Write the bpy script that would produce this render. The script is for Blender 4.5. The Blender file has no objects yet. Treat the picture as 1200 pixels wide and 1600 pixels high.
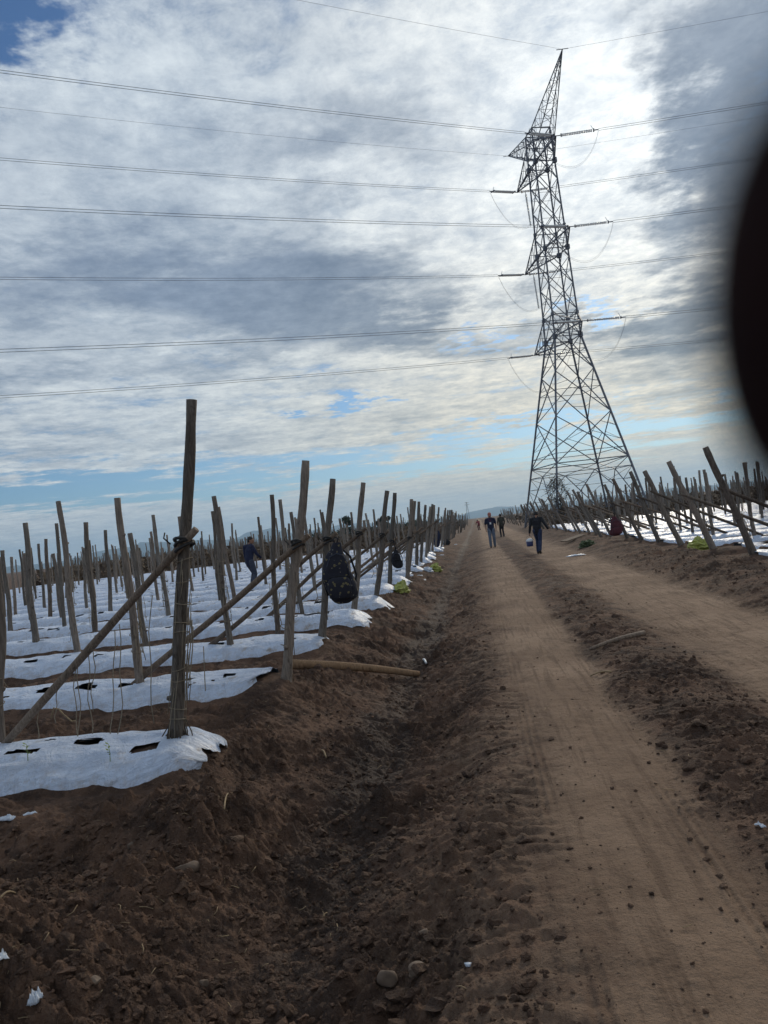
import bpy, bmesh, math, random
import numpy as np
from mathutils import Vector, Matrix

rnd = random.Random(7)
SC = bpy.context.scene
COL = SC.collection

# ------------------------------------------------------------------ camera
F = 1200.0                       # focal length in photograph pixels (1600 high)
ROLL, PITCH, EYE = math.radians(6.68), math.radians(1.24), 1.6
FW = np.array([0, math.cos(PITCH), math.sin(PITCH)])
_r0 = np.array([1.0, 0, 0]); _u0 = np.cross(_r0, FW)
RT = math.cos(ROLL) * _r0 - math.sin(ROLL) * _u0
UP = math.sin(ROLL) * _r0 + math.cos(ROLL) * _u0
CP = np.array([0, 0, EYE])
cam_d = bpy.data.cameras.new('camera'); cam = bpy.data.objects.new('camera', cam_d); COL.objects.link(cam)
cam.matrix_world = Matrix(((RT[0], UP[0], -FW[0], 0), (RT[1], UP[1], -FW[1], 0), (RT[2], UP[2], -FW[2], EYE), (0, 0, 0, 1)))
cam_d.sensor_fit = 'VERTICAL'; cam_d.sensor_height = 36.0; cam_d.sensor_width = 27.0
cam_d.lens = F / 1600 * 36.0
cam_d.clip_start = 0.004; cam_d.clip_end = 40000
cam_d.dof.use_dof = True; cam_d.dof.focus_distance = 14.0
cam_d.dof.aperture_fstop = cam_d.lens / 2.5     # a phone's small aperture
SC.camera = cam

# ------------------------------------------------------------------ world: sky texture with broken cloud
SUN_AZ, SUN_EL = math.radians(20.5), math.radians(24.0)
W = bpy.data.worlds.new('World'); SC.world = W; W.use_nodes = True
NT = W.node_tree; NT.nodes.clear()


class NB:
    """tiny helper for building node maths"""
    def __init__(s, nt): s.nt = nt
    def new(s, t, **k):
        n = s.nt.nodes.new(t)
        for a, b in k.items(): setattr(n, a, b)
        return n
    def put(s, sock, v):
        if isinstance(v, bpy.types.NodeSocket): s.nt.links.new(v, sock)
        else: sock.default_value = v
    def m(s, op, a, b=0.0, c=0.0, clamp=False):
        n = s.new('ShaderNodeMath', operation=op, use_clamp=clamp)
        s.put(n.inputs[0], a); s.put(n.inputs[1], b); s.put(n.inputs[2], c)
        return n.outputs[0]
    def add(s, a, b): return s.m('ADD', a, b)
    def sub(s, a, b): return s.m('SUBTRACT', a, b)
    def mul(s, a, b): return s.m('MULTIPLY', a, b)
    def sstep(s, v, lo, hi, a=0.0, b=1.0):
        n = s.new('ShaderNodeMapRange', interpolation_type='SMOOTHSTEP')
        s.put(n.inputs[0], v)
        for i, x in enumerate((lo, hi, a, b)): s.put(n.inputs[i + 1], x)
        return n.outputs[0]
    def mix(s, f, a, b):
        n = s.new('ShaderNodeMix', data_type='RGBA')
        s.put(n.inputs[0], f)
        for i, v in ((6, a), (7, b)):
            s.put(n.inputs[i], v if isinstance(v, bpy.types.NodeSocket) else (*v, 1))
        return n.outputs[2]
    def noise(s, vec, scale, detail=4, rough=0.5, dist=0.0, out=0, lac=2.0):
        n = s.new('ShaderNodeTexNoise')
        if vec is not None: s.nt.links.new(vec, n.inputs['Vector'])
        s.put(n.inputs['Scale'], scale); s.put(n.inputs['Detail'], detail); s.put(n.inputs['Roughness'], rough)
        s.put(n.inputs['Distortion'], dist); s.put(n.inputs['Lacunarity'], lac)
        return n.outputs[out]
    def xyz(s, v):
        n = s.new('ShaderNodeSeparateXYZ'); s.nt.links.new(v, n.inputs[0]); return n.outputs
    def comb(s, x, y, z):
        n = s.new('ShaderNodeCombineXYZ')
        for i, v in enumerate((x, y, z)): s.put(n.inputs[i], v)
        return n.outputs[0]
    def vscale(s, v, x, y, z):
        n = s.new('ShaderNodeMapping'); s.nt.links.new(v, n.inputs[0]); n.inputs[3].default_value = (x, y, z)
        return n.outputs[0]


def build_world():
    b = NB(NT)
    sky = b.new('ShaderNodeTexSky', sky_type='NISHITA'); sky.sun_disc = False
    sky.sun_elevation = SUN_EL; sky.sun_rotation = SUN_AZ
    sky.altitude = 200; sky.air_density = 1.0; sky.dust_density = 0.6; sky.ozone_density = 2.0
    tc = b.new('ShaderNodeTexCoord'); g = tc.outputs['Generated']
    x, y, z = b.xyz(g)
    zz = b.m('MAXIMUM', z, 0.0)
    den = b.add(zz, 0.05)
    qx, qy = b.m('DIVIDE', x, den), b.m('DIVIDE', y, den)
    q = b.comb(qx, qy, 0.0)
    DEG = 57.29578
    az = b.mul(b.m('ARCTAN2', x, y), DEG)
    el = b.mul(b.m('ARCSINE', b.m('MINIMUM', z, 1.0)), DEG)
    big = b.noise(q, 0.75, 3, 0.5, 0.3)
    mid = b.noise(q, 2.1, 10, 0.68, 0.2)
    fine = b.noise(q, 8.0, 8, 0.72, 0.25)
    puff = b.noise(b.vscale(q, 1.0, 0.75, 1), 15.0, 6, 0.7, 0.3)
    warp1 = b.mul(b.sub(b.noise(q, 1.3, 5, 0.6), 0.5), 1.0)
    warp2 = b.mul(b.sub(b.noise(b.vscale(q, 1, 1.2, 1), 1.9, 6, 0.62), 0.5), 1.0)
    warp3 = b.sub(b.noise(q, 5.0, 5, 0.65), 0.5)
    azw = b.add(az, b.add(b.mul(warp1, 26.0), b.mul(warp3, 20.0)))
    elk = b.m('MINIMUM', b.mul(b.m('MAXIMUM', el, 0.0), 0.75), 11.0)
    elw = b.add(el, b.mul(b.add(warp2, b.mul(warp3, -.5)), elk))

    def blob(a0, e0, sa, se, amt):
        da = b.mul(b.sub(azw, a0), 1.0 / sa); de = b.mul(b.sub(elw, e0), 1.0 / se)
        r = b.add(b.mul(da, da), b.mul(de, de))
        return b.mul(b.m('EXPONENT', b.mul(r, -1.0)), amt)

    def total(base, blobs):
        for t in blobs: base = b.add(base, blob(*t))
        return base
    # long streaks low over the horizon
    streak = b.noise(b.comb(b.mul(az, 0.045), b.add(b.mul(el, 0.95), b.mul(az, 0.015)), 0.0), 1.0, 7, 0.6, 0.35)
    lowk = b.m('EXPONENT', b.mul(b.mul(el, el), -0.012))
    # where the deck of cloud opens (negative) or closes (positive)
    dens = b.add(b.mul(mid, 0.50), b.mul(big, 0.28))
    dens = b.add(dens, b.mul(fine, 0.22))
    dens = b.add(dens, b.mul(b.mul(b.sub(streak, 0.47), lowk), 1.1))
    cover = total(dens, [(-25.5, 35.5, 5, 3.2, -0.34), (-2.2, 9.3, 3, 0.6, -0.30), (12.0, 6.4, 5, 0.7, -0.36), (-21, 5.4, 11, 1.2, -0.22),
                         (-3, 4.3, 16, 0.7, -0.22), (17, 13.2, 2.2, 0.8, -0.26), (22, 5.0, 7, .5, -0.22), (9, 12.8, 4, .5, -.2),
                         (-12, 24, 14, 8, 0.14), (5, 20, 30, 9, 0.14), (16, 22, 10, 9, 0.18), (0, 1.6, 70, 1.1, 0.22), (22, 11.0, 6, 1.5, .2), (-8, 8, 16, 1.6, .10)])
    alpha = b.sstep(cover, 0.36, 0.56)
    # thick grey bellies
    shade = b.add(b.mul(big, 0.45), b.mul(b.noise(q, 1.5, 8, 0.58, 0.35), 0.72))
    shade = total(shade, [(-4, 17.2, 11, 3.0, 0.36), (-17, 19.6, 12, 2.4, 0.22), (29.5, 25.0, 7.5, 7.0, 0.40), (22, 11.4, 8, 1.6, 0.36), (30, 17, 6, 6, .2),
                          (-3, 28, 9, 3, 0.16), (0.5, 15.3, 5, 1.5, .16), (18, 23, 6, 6, -0.30), (3, 10.0, 12, 1.5, -0.30), (-12, 11.0, 14, 1.6, -0.26),
                          (1.5, 22, 6, 3, -0.25), (12, 30, 9, 5, -0.14), (16, 15.5, 7, 2, -0.28), (-20, 12.8, 7, 1.2, .12), (0, 13.2, 9, 1.0, .10), (0, 2.5, 80, 3.5, -.30), (-14, 31, 7, 2.5, -.1)])
    sh = b.sstep(shade, 0.46, 0.92)
    tex = b.sstep(b.add(b.add(b.mul(fine, .36), b.mul(mid, .44)), b.mul(puff, .20)), 0.31, 0.69)
    K = 10.0
    lit = b.mix(tex, tuple(K * v for v in (0.33, 0.385, 0.46)), tuple(K * v for v in (0.80, 0.82, 0.81)))
    drk = b.mix(tex, tuple(K * v for v in (0.15, 0.195, 0.27)), tuple(K * v for v in (0.31, 0.365, 0.45)))
    cloud = b.mix(sh, lit, drk)
    tn = b.new('ShaderNodeMix', data_type='RGBA', blend_type='MULTIPLY'); NT.links.new(b.sstep(az, 14.0, -16.0), tn.inputs[0])
    NT.links.new(cloud, tn.inputs[6]); tn.inputs[7].default_value = (0.90, 0.965, 1.05, 1); cloud = tn.outputs[2]
    # light of the veiled sun, and creamy cloud low in the right half
    sd = (math.sin(SUN_AZ) * math.cos(SUN_EL), math.cos(SUN_AZ) * math.cos(SUN_EL), math.sin(SUN_EL))
    dp = b.add(b.add(b.mul(x, sd[0]), b.mul(y, sd[1])), b.mul(z, sd[2]))
    glow = b.m('EXPONENT', b.mul(b.sub(1.0, dp), -24.0))
    glow = b.mul(glow, b.sub(1.0, b.mul(sh, 0.85)))
    lum = b.add(0.88, b.mul(glow, 0.50))
    n = b.new('ShaderNodeMix', data_type='RGBA', blend_type='MULTIPLY'); n.inputs[0].default_value = 1.0
    NT.links.new(cloud, n.inputs[6]); NT.links.new(b.comb(lum, b.mul(lum, 0.99), b.mul(lum, 0.97)), n.inputs[7])
    rightw = b.sstep(az, -14.0, 24.0)
    warm = b.mul(b.m('EXPONENT', b.mul(b.mul(el, el), -0.0055)), b.sstep(az, -22.0, 14.0, .35, 1.0))
    n2 = b.new('ShaderNodeMix', data_type='RGBA', blend_type='MULTIPLY'); NT.links.new(warm, n2.inputs[0])
    NT.links.new(n.outputs[2], n2.inputs[6]); n2.inputs[7].default_value = (1.18, 1.02, 0.77, 1)
    # clear blue between
    blue = b.new('ShaderNodeMix', data_type='RGBA', blend_type='MULTIPLY'); blue.inputs[0].default_value = 1.0
    NT.links.new(sky.outputs[0], blue.inputs[6]); blue.inputs[7].default_value = (0.32, 0.46, 0.62, 1)
    col = b.mix(alpha, blue.outputs[2], n2.outputs[2])
    bg = b.new('ShaderNodeBackground'); NT.links.new(col, bg.inputs[0]); bg.inputs[1].default_value = 0.1
    out = b.new('ShaderNodeOutputWorld'); NT.links.new(bg.outputs[0], out.inputs[0])


build_world()
W.cycles.sampling_method = 'MANUAL'; W.cycles.sample_map_resolution = 512

sun_d = bpy.data.lights.new('sun', 'SUN'); sun = bpy.data.objects.new('sun', sun_d); COL.objects.link(sun)
sun_d.energy = 1.5; sun_d.angle = math.radians(12); sun_d.color = (1.0, 0.88, 0.70)
sun.rotation_euler = (math.pi / 2 - SUN_EL, 0, math.pi - SUN_AZ)
sun.location = (20, 60, 60)
vs = SC.view_settings
vs.view_transform = 'Standard'; vs.look = 'None'; vs.exposure = 0.32; vs.gamma = 1.0; vs.use_curve_mapping = False
SC.cycles.max_bounces = 6; SC.cycles.diffuse_bounces = 2; SC.cycles.glossy_bounces = 2; SC.cycles.volume_bounces = 0
SC.cycles.sample_clamp_indirect = 6

# ------------------------------------------------------------------ small helpers
def ray(px, py): return FW + RT * (px - 600) / F - UP * (py - 800) / F
def gnd(px, py, z=0.0):
    d = ray(px, py); return CP + d * ((z - EYE) / d[2])
def at_y(px, py, Y):
    d = ray(px, py); return CP + d * (Y / d[1])
def proj(p):
    v = np.asarray(p, float) - CP; k = v @ FW
    return 600 + F * (v @ RT) / k, 800 - F * (v @ UP) / k
AZ = math.radians(6.8)
DS = np.array([math.sin(AZ), math.cos(AZ)])      # along the road
DN = np.array([math.cos(AZ), -math.sin(AZ)])     # to the right of the road
def xy(s, t): return s * DS[0] + t * DN[0], s * DS[1] + t * DN[1]
def st(x, y): return x * DS[0] + y * DS[1], x * DN[0] + y * DN[1]


def pn(x, y, seed=0):
    x = np.asarray(x, float); y = np.asarray(y, float)
    xi = np.floor(x).astype(np.int64); yi = np.floor(y).astype(np.int64)
    fx = x - xi; fy = y - yi
    def gr(ix, iy, dx, dy):
        h = (ix * 374761393 + iy * 668265263 + seed * 974634777) & 0xffffffff
        h = ((h ^ (h >> 13)) * 1274126177) & 0xffffffff
        h = h ^ (h >> 16)
        a = h * (2 * math.pi / 4294967296.0)
        return np.cos(a) * dx + np.sin(a) * dy
    u = fx * fx * fx * (fx * (fx * 6 - 15) + 10); v = fy * fy * fy * (fy * (fy * 6 - 15) + 10)
    a = gr(xi, yi, fx, fy); b_ = gr(xi + 1, yi, fx - 1, fy)
    c = gr(xi, yi + 1, fx, fy - 1); d = gr(xi + 1, yi + 1, fx - 1, fy - 1)
    return ((a + (b_ - a) * u) * (1 - v) + (c + (d - c) * u) * v) * 1.5


def fbm(x, y, octv=4, seed=0, gain=0.5, ridged=False):
    r = 0; amp = 1.0; tot = 0
    for i in range(octv):
        n = pn(x * 2 ** i + 17.3 * i, y * 2 ** i - 9.1 * i, seed + i)
        if ridged: n = 1 - 2 * np.abs(n)
        r = r + amp * n; tot += amp; amp *= gain
    return r / tot


def link(o, parent=None):
    COL.objects.link(o)
    if parent is not None: o.parent = parent
    return o
def tag(o, label, cat, group=None, kind=None):
    if label: o['label'] = label
    if cat: o['category'] = cat
    if group: o['group'] = group
    if kind: o['kind'] = kind
    return o
def empty(name, label, cat, loc=(0, 0, 0), group=None):
    o = bpy.data.objects.new(name, None); COL.objects.link(o); o.location = loc; o.empty_display_size = 0.2
    return tag(o, label, cat, group)


class MB:
    """collects vertices and faces, then links them as one mesh object"""
    def __init__(s): s.v = []; s.f = []
    def grid(s, rings, close=True, cap=True):
        n = len(rings[0]); b0 = len(s.v)
        for r in rings: s.v.extend([tuple(p) for p in r])
        for i in range(len(rings) - 1):
            for j in range(n if close else n - 1):
                k = (j + 1) % n
                s.f.append((b0 + i * n + j, b0 + i * n + k, b0 + (i + 1) * n + k, b0 + (i + 1) * n + j))
        if cap and close:
            s.f.append(tuple(b0 + j for j in reversed(range(n))))
            e = b0 + (len(rings) - 1) * n
            s.f.append(tuple(e + j for j in range(n)))
    def tube(s, pts, radii, n=8, jag=0.0, flat=1.0, rg=rnd):
        pts = [np.asarray(p, float) for p in pts]
        if not hasattr(radii, '__len__'): radii = [radii] * len(pts)
        rings = []; ref = None
        jit = [1 + rg.uniform(-jag, jag) for _ in range(n)]
        for i, p in enumerate(pts):
            d = pts[min(i + 1, len(pts) - 1)] - pts[max(i - 1, 0)]
            d = d / (np.linalg.norm(d) + 1e-9)
            if ref is None:
                ref = np.array([1.0, 0, 0]) if abs(d[0]) < 0.9 else np.array([0, 1.0, 0])
            u = ref - d * (ref @ d); u /= np.linalg.norm(u) + 1e-9; ref = u; w = np.cross(d, u)
            rings.append([p + radii[i] * jit[j] * (1 + (rg.uniform(-jag, jag) * .4 if jag else 0)) *
                          (math.cos(2 * math.pi * j / n) * u + flat * math.sin(2 * math.pi * j / n) * w) for j in range(n)])
        s.grid(rings); return s
    def bar(s, a, b, w=0.1, h=None):
        a = np.asarray(a, float); b = np.asarray(b, float); h = h or w
        d = b - a; d /= np.linalg.norm(d) + 1e-9
        ref = np.array([0, 0, 1.0]) if abs(d[2]) < 0.9 else np.array([1.0, 0, 0])
        u = np.cross(d, ref); u /= np.linalg.norm(u); v = np.cross(u, d)
        q = [(-1, -1), (1, -1), (1, 1), (-1, 1)]
        s.grid([[p + u * x * w / 2 + v * y * h / 2 for x, y in q] for p in (a, b)]); return s
    def box(s, c, sx, sy, sz, rot=0.0):
        cr, sr = math.cos(rot), math.sin(rot)
        rings = []
        for z in (-sz / 2, sz / 2):
            rings.append([(c[0] + cr * x * sx / 2 - sr * y * sy / 2, c[1] + sr * x * sx / 2 + cr * y * sy / 2, c[2] + z) for x, y in ((-1, -1), (1, -1), (1, 1), (-1, 1))])
        s.grid(rings); return s
    def loft(s, rings_spec, n=20, ex=2.0):
        """rings_spec: (centre, half width x, half depth y) stacked along z as super-ellipses"""
        rings = []
        for c, a, b_ in rings_spec:
            r = []
            for j in range(n):
                t = 2 * math.pi * j / n; ct, sn = math.cos(t), math.sin(t)
                r.append((c[0] + a * math.copysign(abs(ct) ** (2 / ex), ct), c[1] + b_ * math.copysign(abs(sn) ** (2 / ex), sn), c[2]))
            rings.append(r)
        s.grid(rings); return s
    def mesh(s, name, mat, smooth=True):
        me = bpy.data.meshes.new(name); me.from_pydata([tuple(map(float, p)) for p in s.v], [], s.f); me.update()
        if mat: me.materials.append(mat)
        if smooth: me.polygons.foreach_set('use_smooth', [True] * len(me.polygons))
        return me
    def build(s, name, mat, parent=None, smooth=True):
        return link(bpy.data.objects.new(name, s.mesh(name, mat, smooth)), parent)


def np_mesh(name, V, Q, mat, smooth=True, attrs=None):
    me = bpy.data.meshes.new(name)
    V = np.ascontiguousarray(V, dtype=np.float32); Q = np.ascontiguousarray(Q, dtype=np.int32); k = Q.shape[1]
    me.vertices.add(len(V)); me.vertices.foreach_set('co', V.ravel())
    me.loops.add(Q.size); me.loops.foreach_set('vertex_index', Q.ravel())
    me.polygons.add(len(Q)); me.polygons.foreach_set('loop_start', np.arange(0, Q.size, k, dtype=np.int32))
    me.polygons.foreach_set('use_smooth', np.full(len(Q), smooth))
    me.update(calc_edges=True); me.validate()
    for nme, arr in (attrs or {}).items():
        at = me.attributes.new(nme, 'FLOAT', 'POINT'); at.data.foreach_set('value', np.ascontiguousarray(arr, dtype=np.float32))
    if mat: me.materials.append(mat)
    return me

# ------------------------------------------------------------------ materials
def mat(name, base=(0.5, 0.5, 0.5), rough=0.8, metal=0.0, spec=0.5):
    m = bpy.data.materials.new(name); m.use_nodes = True
    p = m.node_tree.nodes['Principled BSDF']
    p.inputs['Base Color'].default_value = (*base, 1); p.inputs['Roughness'].default_value = rough
    p.inputs['Metallic'].default_value = metal; p.inputs['Specular IOR Level'].default_value = spec
    return m, NB(m.node_tree), p
def bump(b, p, h, strength=0.5, dist=0.02):
    n = b.new('ShaderNodeBump'); n.inputs['Strength'].default_value = strength; n.inputs['Distance'].default_value = dist
    b.nt.links.new(h, n.inputs['Height']); b.nt.links.new(n.outputs[0], p.inputs['Normal'])
def mottled(name, c1, c2, scale=20, rough=0.8, bs=0.3, bd=0.004, metal=0.0, spec=0.4, vary=0.0):
    m, b, p = mat(name, c1, rough, metal, spec)
    tc = b.new('ShaderNodeTexCoord').outputs['Object']
    n = b.noise(tc, scale, 6, 0.6)
    c = b.mix(b.sstep(n, 0.3, 0.7), c1, c2)
    b.nt.links.new(c, p.inputs['Base Color'])
    bump(b, p, n, bs, bd)
    return m


def soil_material():
    m, b, p = mat('soil', rough=0.95, spec=0.25)
    ob = b.new('ShaderNodeTexCoord').outputs['Object']
    tr = b.new('ShaderNodeAttribute', attribute_name='track').outputs['Fac']
    dp = b.new('ShaderNodeAttribute', attribute_name='damp').outputs['Fac']
    AZ = math.radians(6.8)
    n1 = b.noise(ob, 1.7, 5, 0.6); n2 = b.noise(ob, 14, 6, 0.65); n3 = b.noise(ob, 90, 4, 0.6)
    n4 = b.noise(ob, 5.0, 5, 0.7, 0.6)
    rx = b.new('ShaderNodeMapping'); b.nt.links.new(ob, rx.inputs[0]); rx.inputs[2].default_value = (0, 0, AZ)
    u_, v_, w_ = b.xyz(rx.outputs[0])
    st1 = b.noise(b.comb(b.mul(u_, 9.0), b.mul(v_, 0.55), 0.0), 1.6, 6, 0.65, 0.4)
    n5 = b.noise(ob, 0.55, 4, 0.6)
    dark = b.mix(b.sstep(n1, 0.33, 0.68), (0.060, 0.036, 0.025), (0.158, 0.094, 0.063))
    dark = b.mix(b.mul(b.sstep(n2, 0.5, 0.75), 0.55), dark, (0.205, 0.130, 0.088))
    dark = b.mix(b.mul(b.sstep(n4, 0.48, 0.64), 0.75), dark, (0.036, 0.023, 0.018))
    dark = b.mix(b.mul(b.sstep(n3, 0.58, 0.72), 0.4), dark, (0.25, 0.17, 0.115))
    pale = b.mix(b.sstep(n5, 0.35, 0.65), (0.225, 0.148, 0.098), (0.33, 0.228, 0.156))
    pale = b.mix(b.mul(b.sstep(n1, 0.45, 0.7), 0.5), pale, (0.165, 0.107, 0.070))
    pale = b.mix(b.mul(b.sstep(st1, 0.47, 0.66), 0.7), pale, (0.135, 0.085, 0.056))
    pale = b.mix(b.mul(b.sstep(n2, 0.48, 0.75), 0.5), pale, (0.130, 0.082, 0.055))
    pale = b.mix(b.mul(b.sstep(n4, 0.56, 0.74), 0.5), pale, (0.100, 0.063, 0.043))
    pale = b.mix(b.mul(b.sstep(n3, 0.60, 0.72), 0.5), pale, (0.095, 0.060, 0.040))
    nt_ = b.add(b.add(b.mul(n2, .45), b.mul(n1, .2)), b.mul(n4, .35))
    t2 = b.sstep(b.add(tr, b.mul(b.sub(nt_, 0.5), 1.7)), 0.20, 0.80)
    c = b.mix(t2, dark, pale)
    wet = b.sstep(b.add(dp, b.mul(b.sub(n1, 0.5), 1.1)), 0.45, 0.85)
    c = b.mix(b.mul(wet, 0.65), c, (0.040, 0.028, 0.022))
    b.nt.links.new(c, p.inputs['Base Color'])
    b.nt.links.new(b.sub(0.97, b.mul(wet, 0.16)), p.inputs['Roughness'])
    h = b.add(b.add(b.mul(n2, 0.8), b.mul(n3, 0.4)), b.mul(b.noise(ob, 38, 5, 0.7), .5))
    bump(b, p, h, 1.0, 0.035)
    return m


def film_material():
    m, b, p = mat('white_mulch_film', (0.8, 0.82, 0.86), 0.38, 0, 0.5)
    ob = b.new('ShaderNodeTexCoord').outputs['Object']
    uvn = b.new('ShaderNodeAttribute', attribute_name='along').outputs['Fac']
    acr = b.new('ShaderNodeAttribute', attribute_name='across').outputs['Fac']
    v = b.comb(b.mul(uvn, 1.6), b.add(b.mul(acr, 5.5), b.mul(uvn, .9)), 0.0)
    w = b.noise(v, 1.6, 6, 0.62, 1.6)
    w2 = b.noise(b.comb(b.mul(uvn, 4.0), b.add(b.mul(acr, 3.0), b.mul(uvn, -1.6)), 0.0), 1.5, 5, 0.62, 1.4)
    dirt = b.noise(ob, 3.5, 6, 0.65)
    splash = b.mul(b.sstep(b.m('ABSOLUTE', acr), 0.22, 0.52), b.sstep(b.noise(ob, 9.0, 6, 0.7), 0.42, 0.66))
    crease = b.noise(b.comb(b.mul(uvn, 7.0), b.add(b.mul(acr, 16.0), b.mul(uvn, 5.0)), 0.0), 1.5, 6, 0.7, 1.8)
    c = b.mix(b.m('MAXIMUM', b.sstep(dirt, 0.56, 0.74), b.mul(splash, .5)), (0.66, 0.76, 0.93), (0.42, 0.35, 0.29))
    c = b.mix(b.sstep(dirt, 0.3, 0.5, 0.3, 0.0), c, (0.53, 0.63, 0.82))
    b.nt.links.new(c, p.inputs['Base Color'])
    bump(b, p, b.add(b.add(b.mul(w, 0.5), b.mul(w2, 0.5)), b.mul(crease, .22)), 1.0, 0.14)
    return m


def wood_material(name, c1, c2, c3, zs=0.12):
    m, b, p = mat(name, c1, 0.85, 0, 0.25)
    ob = b.new('ShaderNodeTexCoord').outputs['Object']
    ri = b.new('ShaderNodeObjectInfo').outputs['Random']
    x, y, z = b.xyz(ob)
    v = b.comb(b.add(x, b.mul(ri, 7.0)), y, b.mul(z, zs))
    g = b.noise(v, 55, 5, 0.65, 0.5); g2 = b.noise(v, 9, 4, 0.6)
    c = b.mix(b.sstep(g, 0.32, 0.68), c1, c2)
    c = b.mix(b.mul(b.sstep(g2, 0.45, 0.7), 0.6), c, c3)
    g3 = b.noise(b.comb(b.add(x, b.mul(ri, 3.0)), y, b.mul(z, 0.35)), 14, 6, 0.7, 0.8)
    c = b.mix(b.mul(b.sstep(g3, 0.56, 0.66), 0.75), c, tuple(v * .45 for v in c1))
    n = b.new('ShaderNodeMix', data_type='RGBA', blend_type='MULTIPLY'); n.inputs[0].default_value = 1
    b.nt.links.new(c, n.inputs[6]); k = b.add(0.65, b.mul(ri, 0.8)); k2 = b.m('FRACT', b.mul(ri, 7.31)); b.nt.links.new(b.comb(k, b.mul(k, b.sub(1.0, b.mul(k2, .08))), b.mul(k, b.sub(1.0, b.mul(k2, .13)))), n.inputs[7])
    b.nt.links.new(n.outputs[2], p.inputs['Base Color'])
    bump(b, p, b.add(b.add(g, b.mul(g2, .5)), b.mul(g3, .8)), 0.8, 0.014)
    return m


M = {}
M['soil'] = soil_material()
M['film'] = film_material()
M['wood'] = wood_material('weathered_wood', (0.115, 0.10, 0.086), (0.225, 0.20, 0.175), (0.165, 0.155, 0.138))
M['bark'] = wood_material('brace_wood', (0.10, 0.078, 0.06), (0.20, 0.16, 0.125), (0.13, 0.10, 0.08))
M['fresh'] = wood_material('peeled_wood', (0.26, 0.165, 0.095), (0.36, 0.24, 0.14), (0.20, 0.13, 0.08))
M['rubber'] = mottled('black_binding', (0.012, 0.012, 0.014), (0.03, 0.03, 0.03), 60, 0.6)
M['twine'] = mottled('dry_twine', (0.30, 0.25, 0.18), (0.18, 0.15, 0.11), 50, 0.9)
M['steel'] = mottled('galvanised_steel', (0.12, 0.13, 0.16), (0.17, 0.18, 0.21), 3, 0.55, 0.1, 0.002, 0.3)
M['glass'] = mottled('insulator_glaze', (0.70, 0.73, 0.73), (0.78, 0.80, 0.79), 4, 0.35)
M['wire'] = mottled('aluminium_wire', (0.12, 0.125, 0.14), (0.16, 0.165, 0.18), 2, 0.5, 0.1, 0.001, 0.4)
M['stone'] = mottled('stone', (0.10, 0.07, 0.05), (0.17, 0.125, 0.092), 9, 0.9, 0.6, 0.02)
M['pale_stone'] = mottled('pale_stone', (0.16, 0.115, 0.083), (0.225, 0.17, 0.125), 9, 0.9, 0.6, 0.02)
M['scrap'] = mottled('plastic_scrap', (0.62, 0.68, 0.76), (0.42, 0.47, 0.55), 14, 0.4, 0.5, 0.01)
M['straw'] = mottled('straw', (0.34, 0.25, 0.14), (0.22, 0.16, 0.10), 30, 0.9)
M['lime'] = mottled('yellow_green_sack', (0.40, 0.42, 0.10), (0.26, 0.29, 0.08), 10, 0.6, 0.6, 0.02)
M['leaf'] = mottled('leaf_green', (0.045, 0.07, 0.03), (0.08, 0.10, 0.045), 2, 0.8)
M['farleaf'] = mottled('dark_foliage', (0.03, 0.045, 0.03), (0.06, 0.075, 0.045), 1, 0.9)
M['brush'] = mottled('dry_brush', (0.05, 0.04, 0.032), (0.10, 0.08, 0.06), 4, 0.95)
M['hill'] = mottled('far_hill', (0.05, 0.06, 0.045), (0.09, 0.085, 0.06), 0.004, 1.0, 0.0)
M['skin'] = mottled('skin', (0.30, 0.17, 0.115), (0.26, 0.14, 0.09), 25, 0.6, 0.1)
M['shaded_skin'] = mottled('skin_with_painted_shade', (0.012, 0.0075, 0.0075), (0.024, 0.011, 0.010), 60, 0.9, 0.1, spec=0.05)  # bare skin, its backlit shade near the phone painted into the colour
M['navy'] = mottled('navy_cloth', (0.012, 0.016, 0.045), (0.02, 0.025, 0.06), 18, 0.9)
M['black'] = mottled('black_cloth', (0.009, 0.010, 0.014), (0.018, 0.018, 0.024), 18, 0.9)
M['jean'] = mottled('faded_denim', (0.13, 0.165, 0.22), (0.09, 0.115, 0.165), 12, 0.9)
M['darkjean'] = mottled('dark_denim', (0.018, 0.03, 0.075), (0.03, 0.045, 0.10), 12, 0.9)
M['greytrouser'] = mottled('grey_trousers', (0.04, 0.05, 0.085), (0.06, 0.07, 0.10), 12, 0.9)
M['cap'] = mottled('faded_red_cap', (0.42, 0.17, 0.13), (0.32, 0.12, 0.10), 20, 0.85)
M['hair'] = mottled('black_hair', (0.01, 0.009, 0.009), (0.02, 0.017, 0.015), 40, 0.6)
M['shoe'] = mottled('dark_shoe', (0.02, 0.018, 0.017), (0.04, 0.034, 0.03), 30, 0.7)
M['paper'] = mottled('white_card', (0.72, 0.74, 0.76), (0.62, 0.65, 0.68), 30, 0.6)
M['red'] = mottled('red_cloth', (0.26, 0.05, 0.06), (0.18, 0.03, 0.045), 12, 0.9)
M['maroon'] = mottled('maroon_cloth', (0.075, 0.018, 0.026), (0.10, 0.025, 0.035), 12, 0.85)
M['bluepail'] = mottled('blue_plastic', (0.02, 0.03, 0.11), (0.03, 0.045, 0.14), 10, 0.5)
M['olive'] = mottled('olive_cloth', (0.035, 0.036, 0.03), (0.05, 0.05, 0.04), 12, 0.9)


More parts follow.
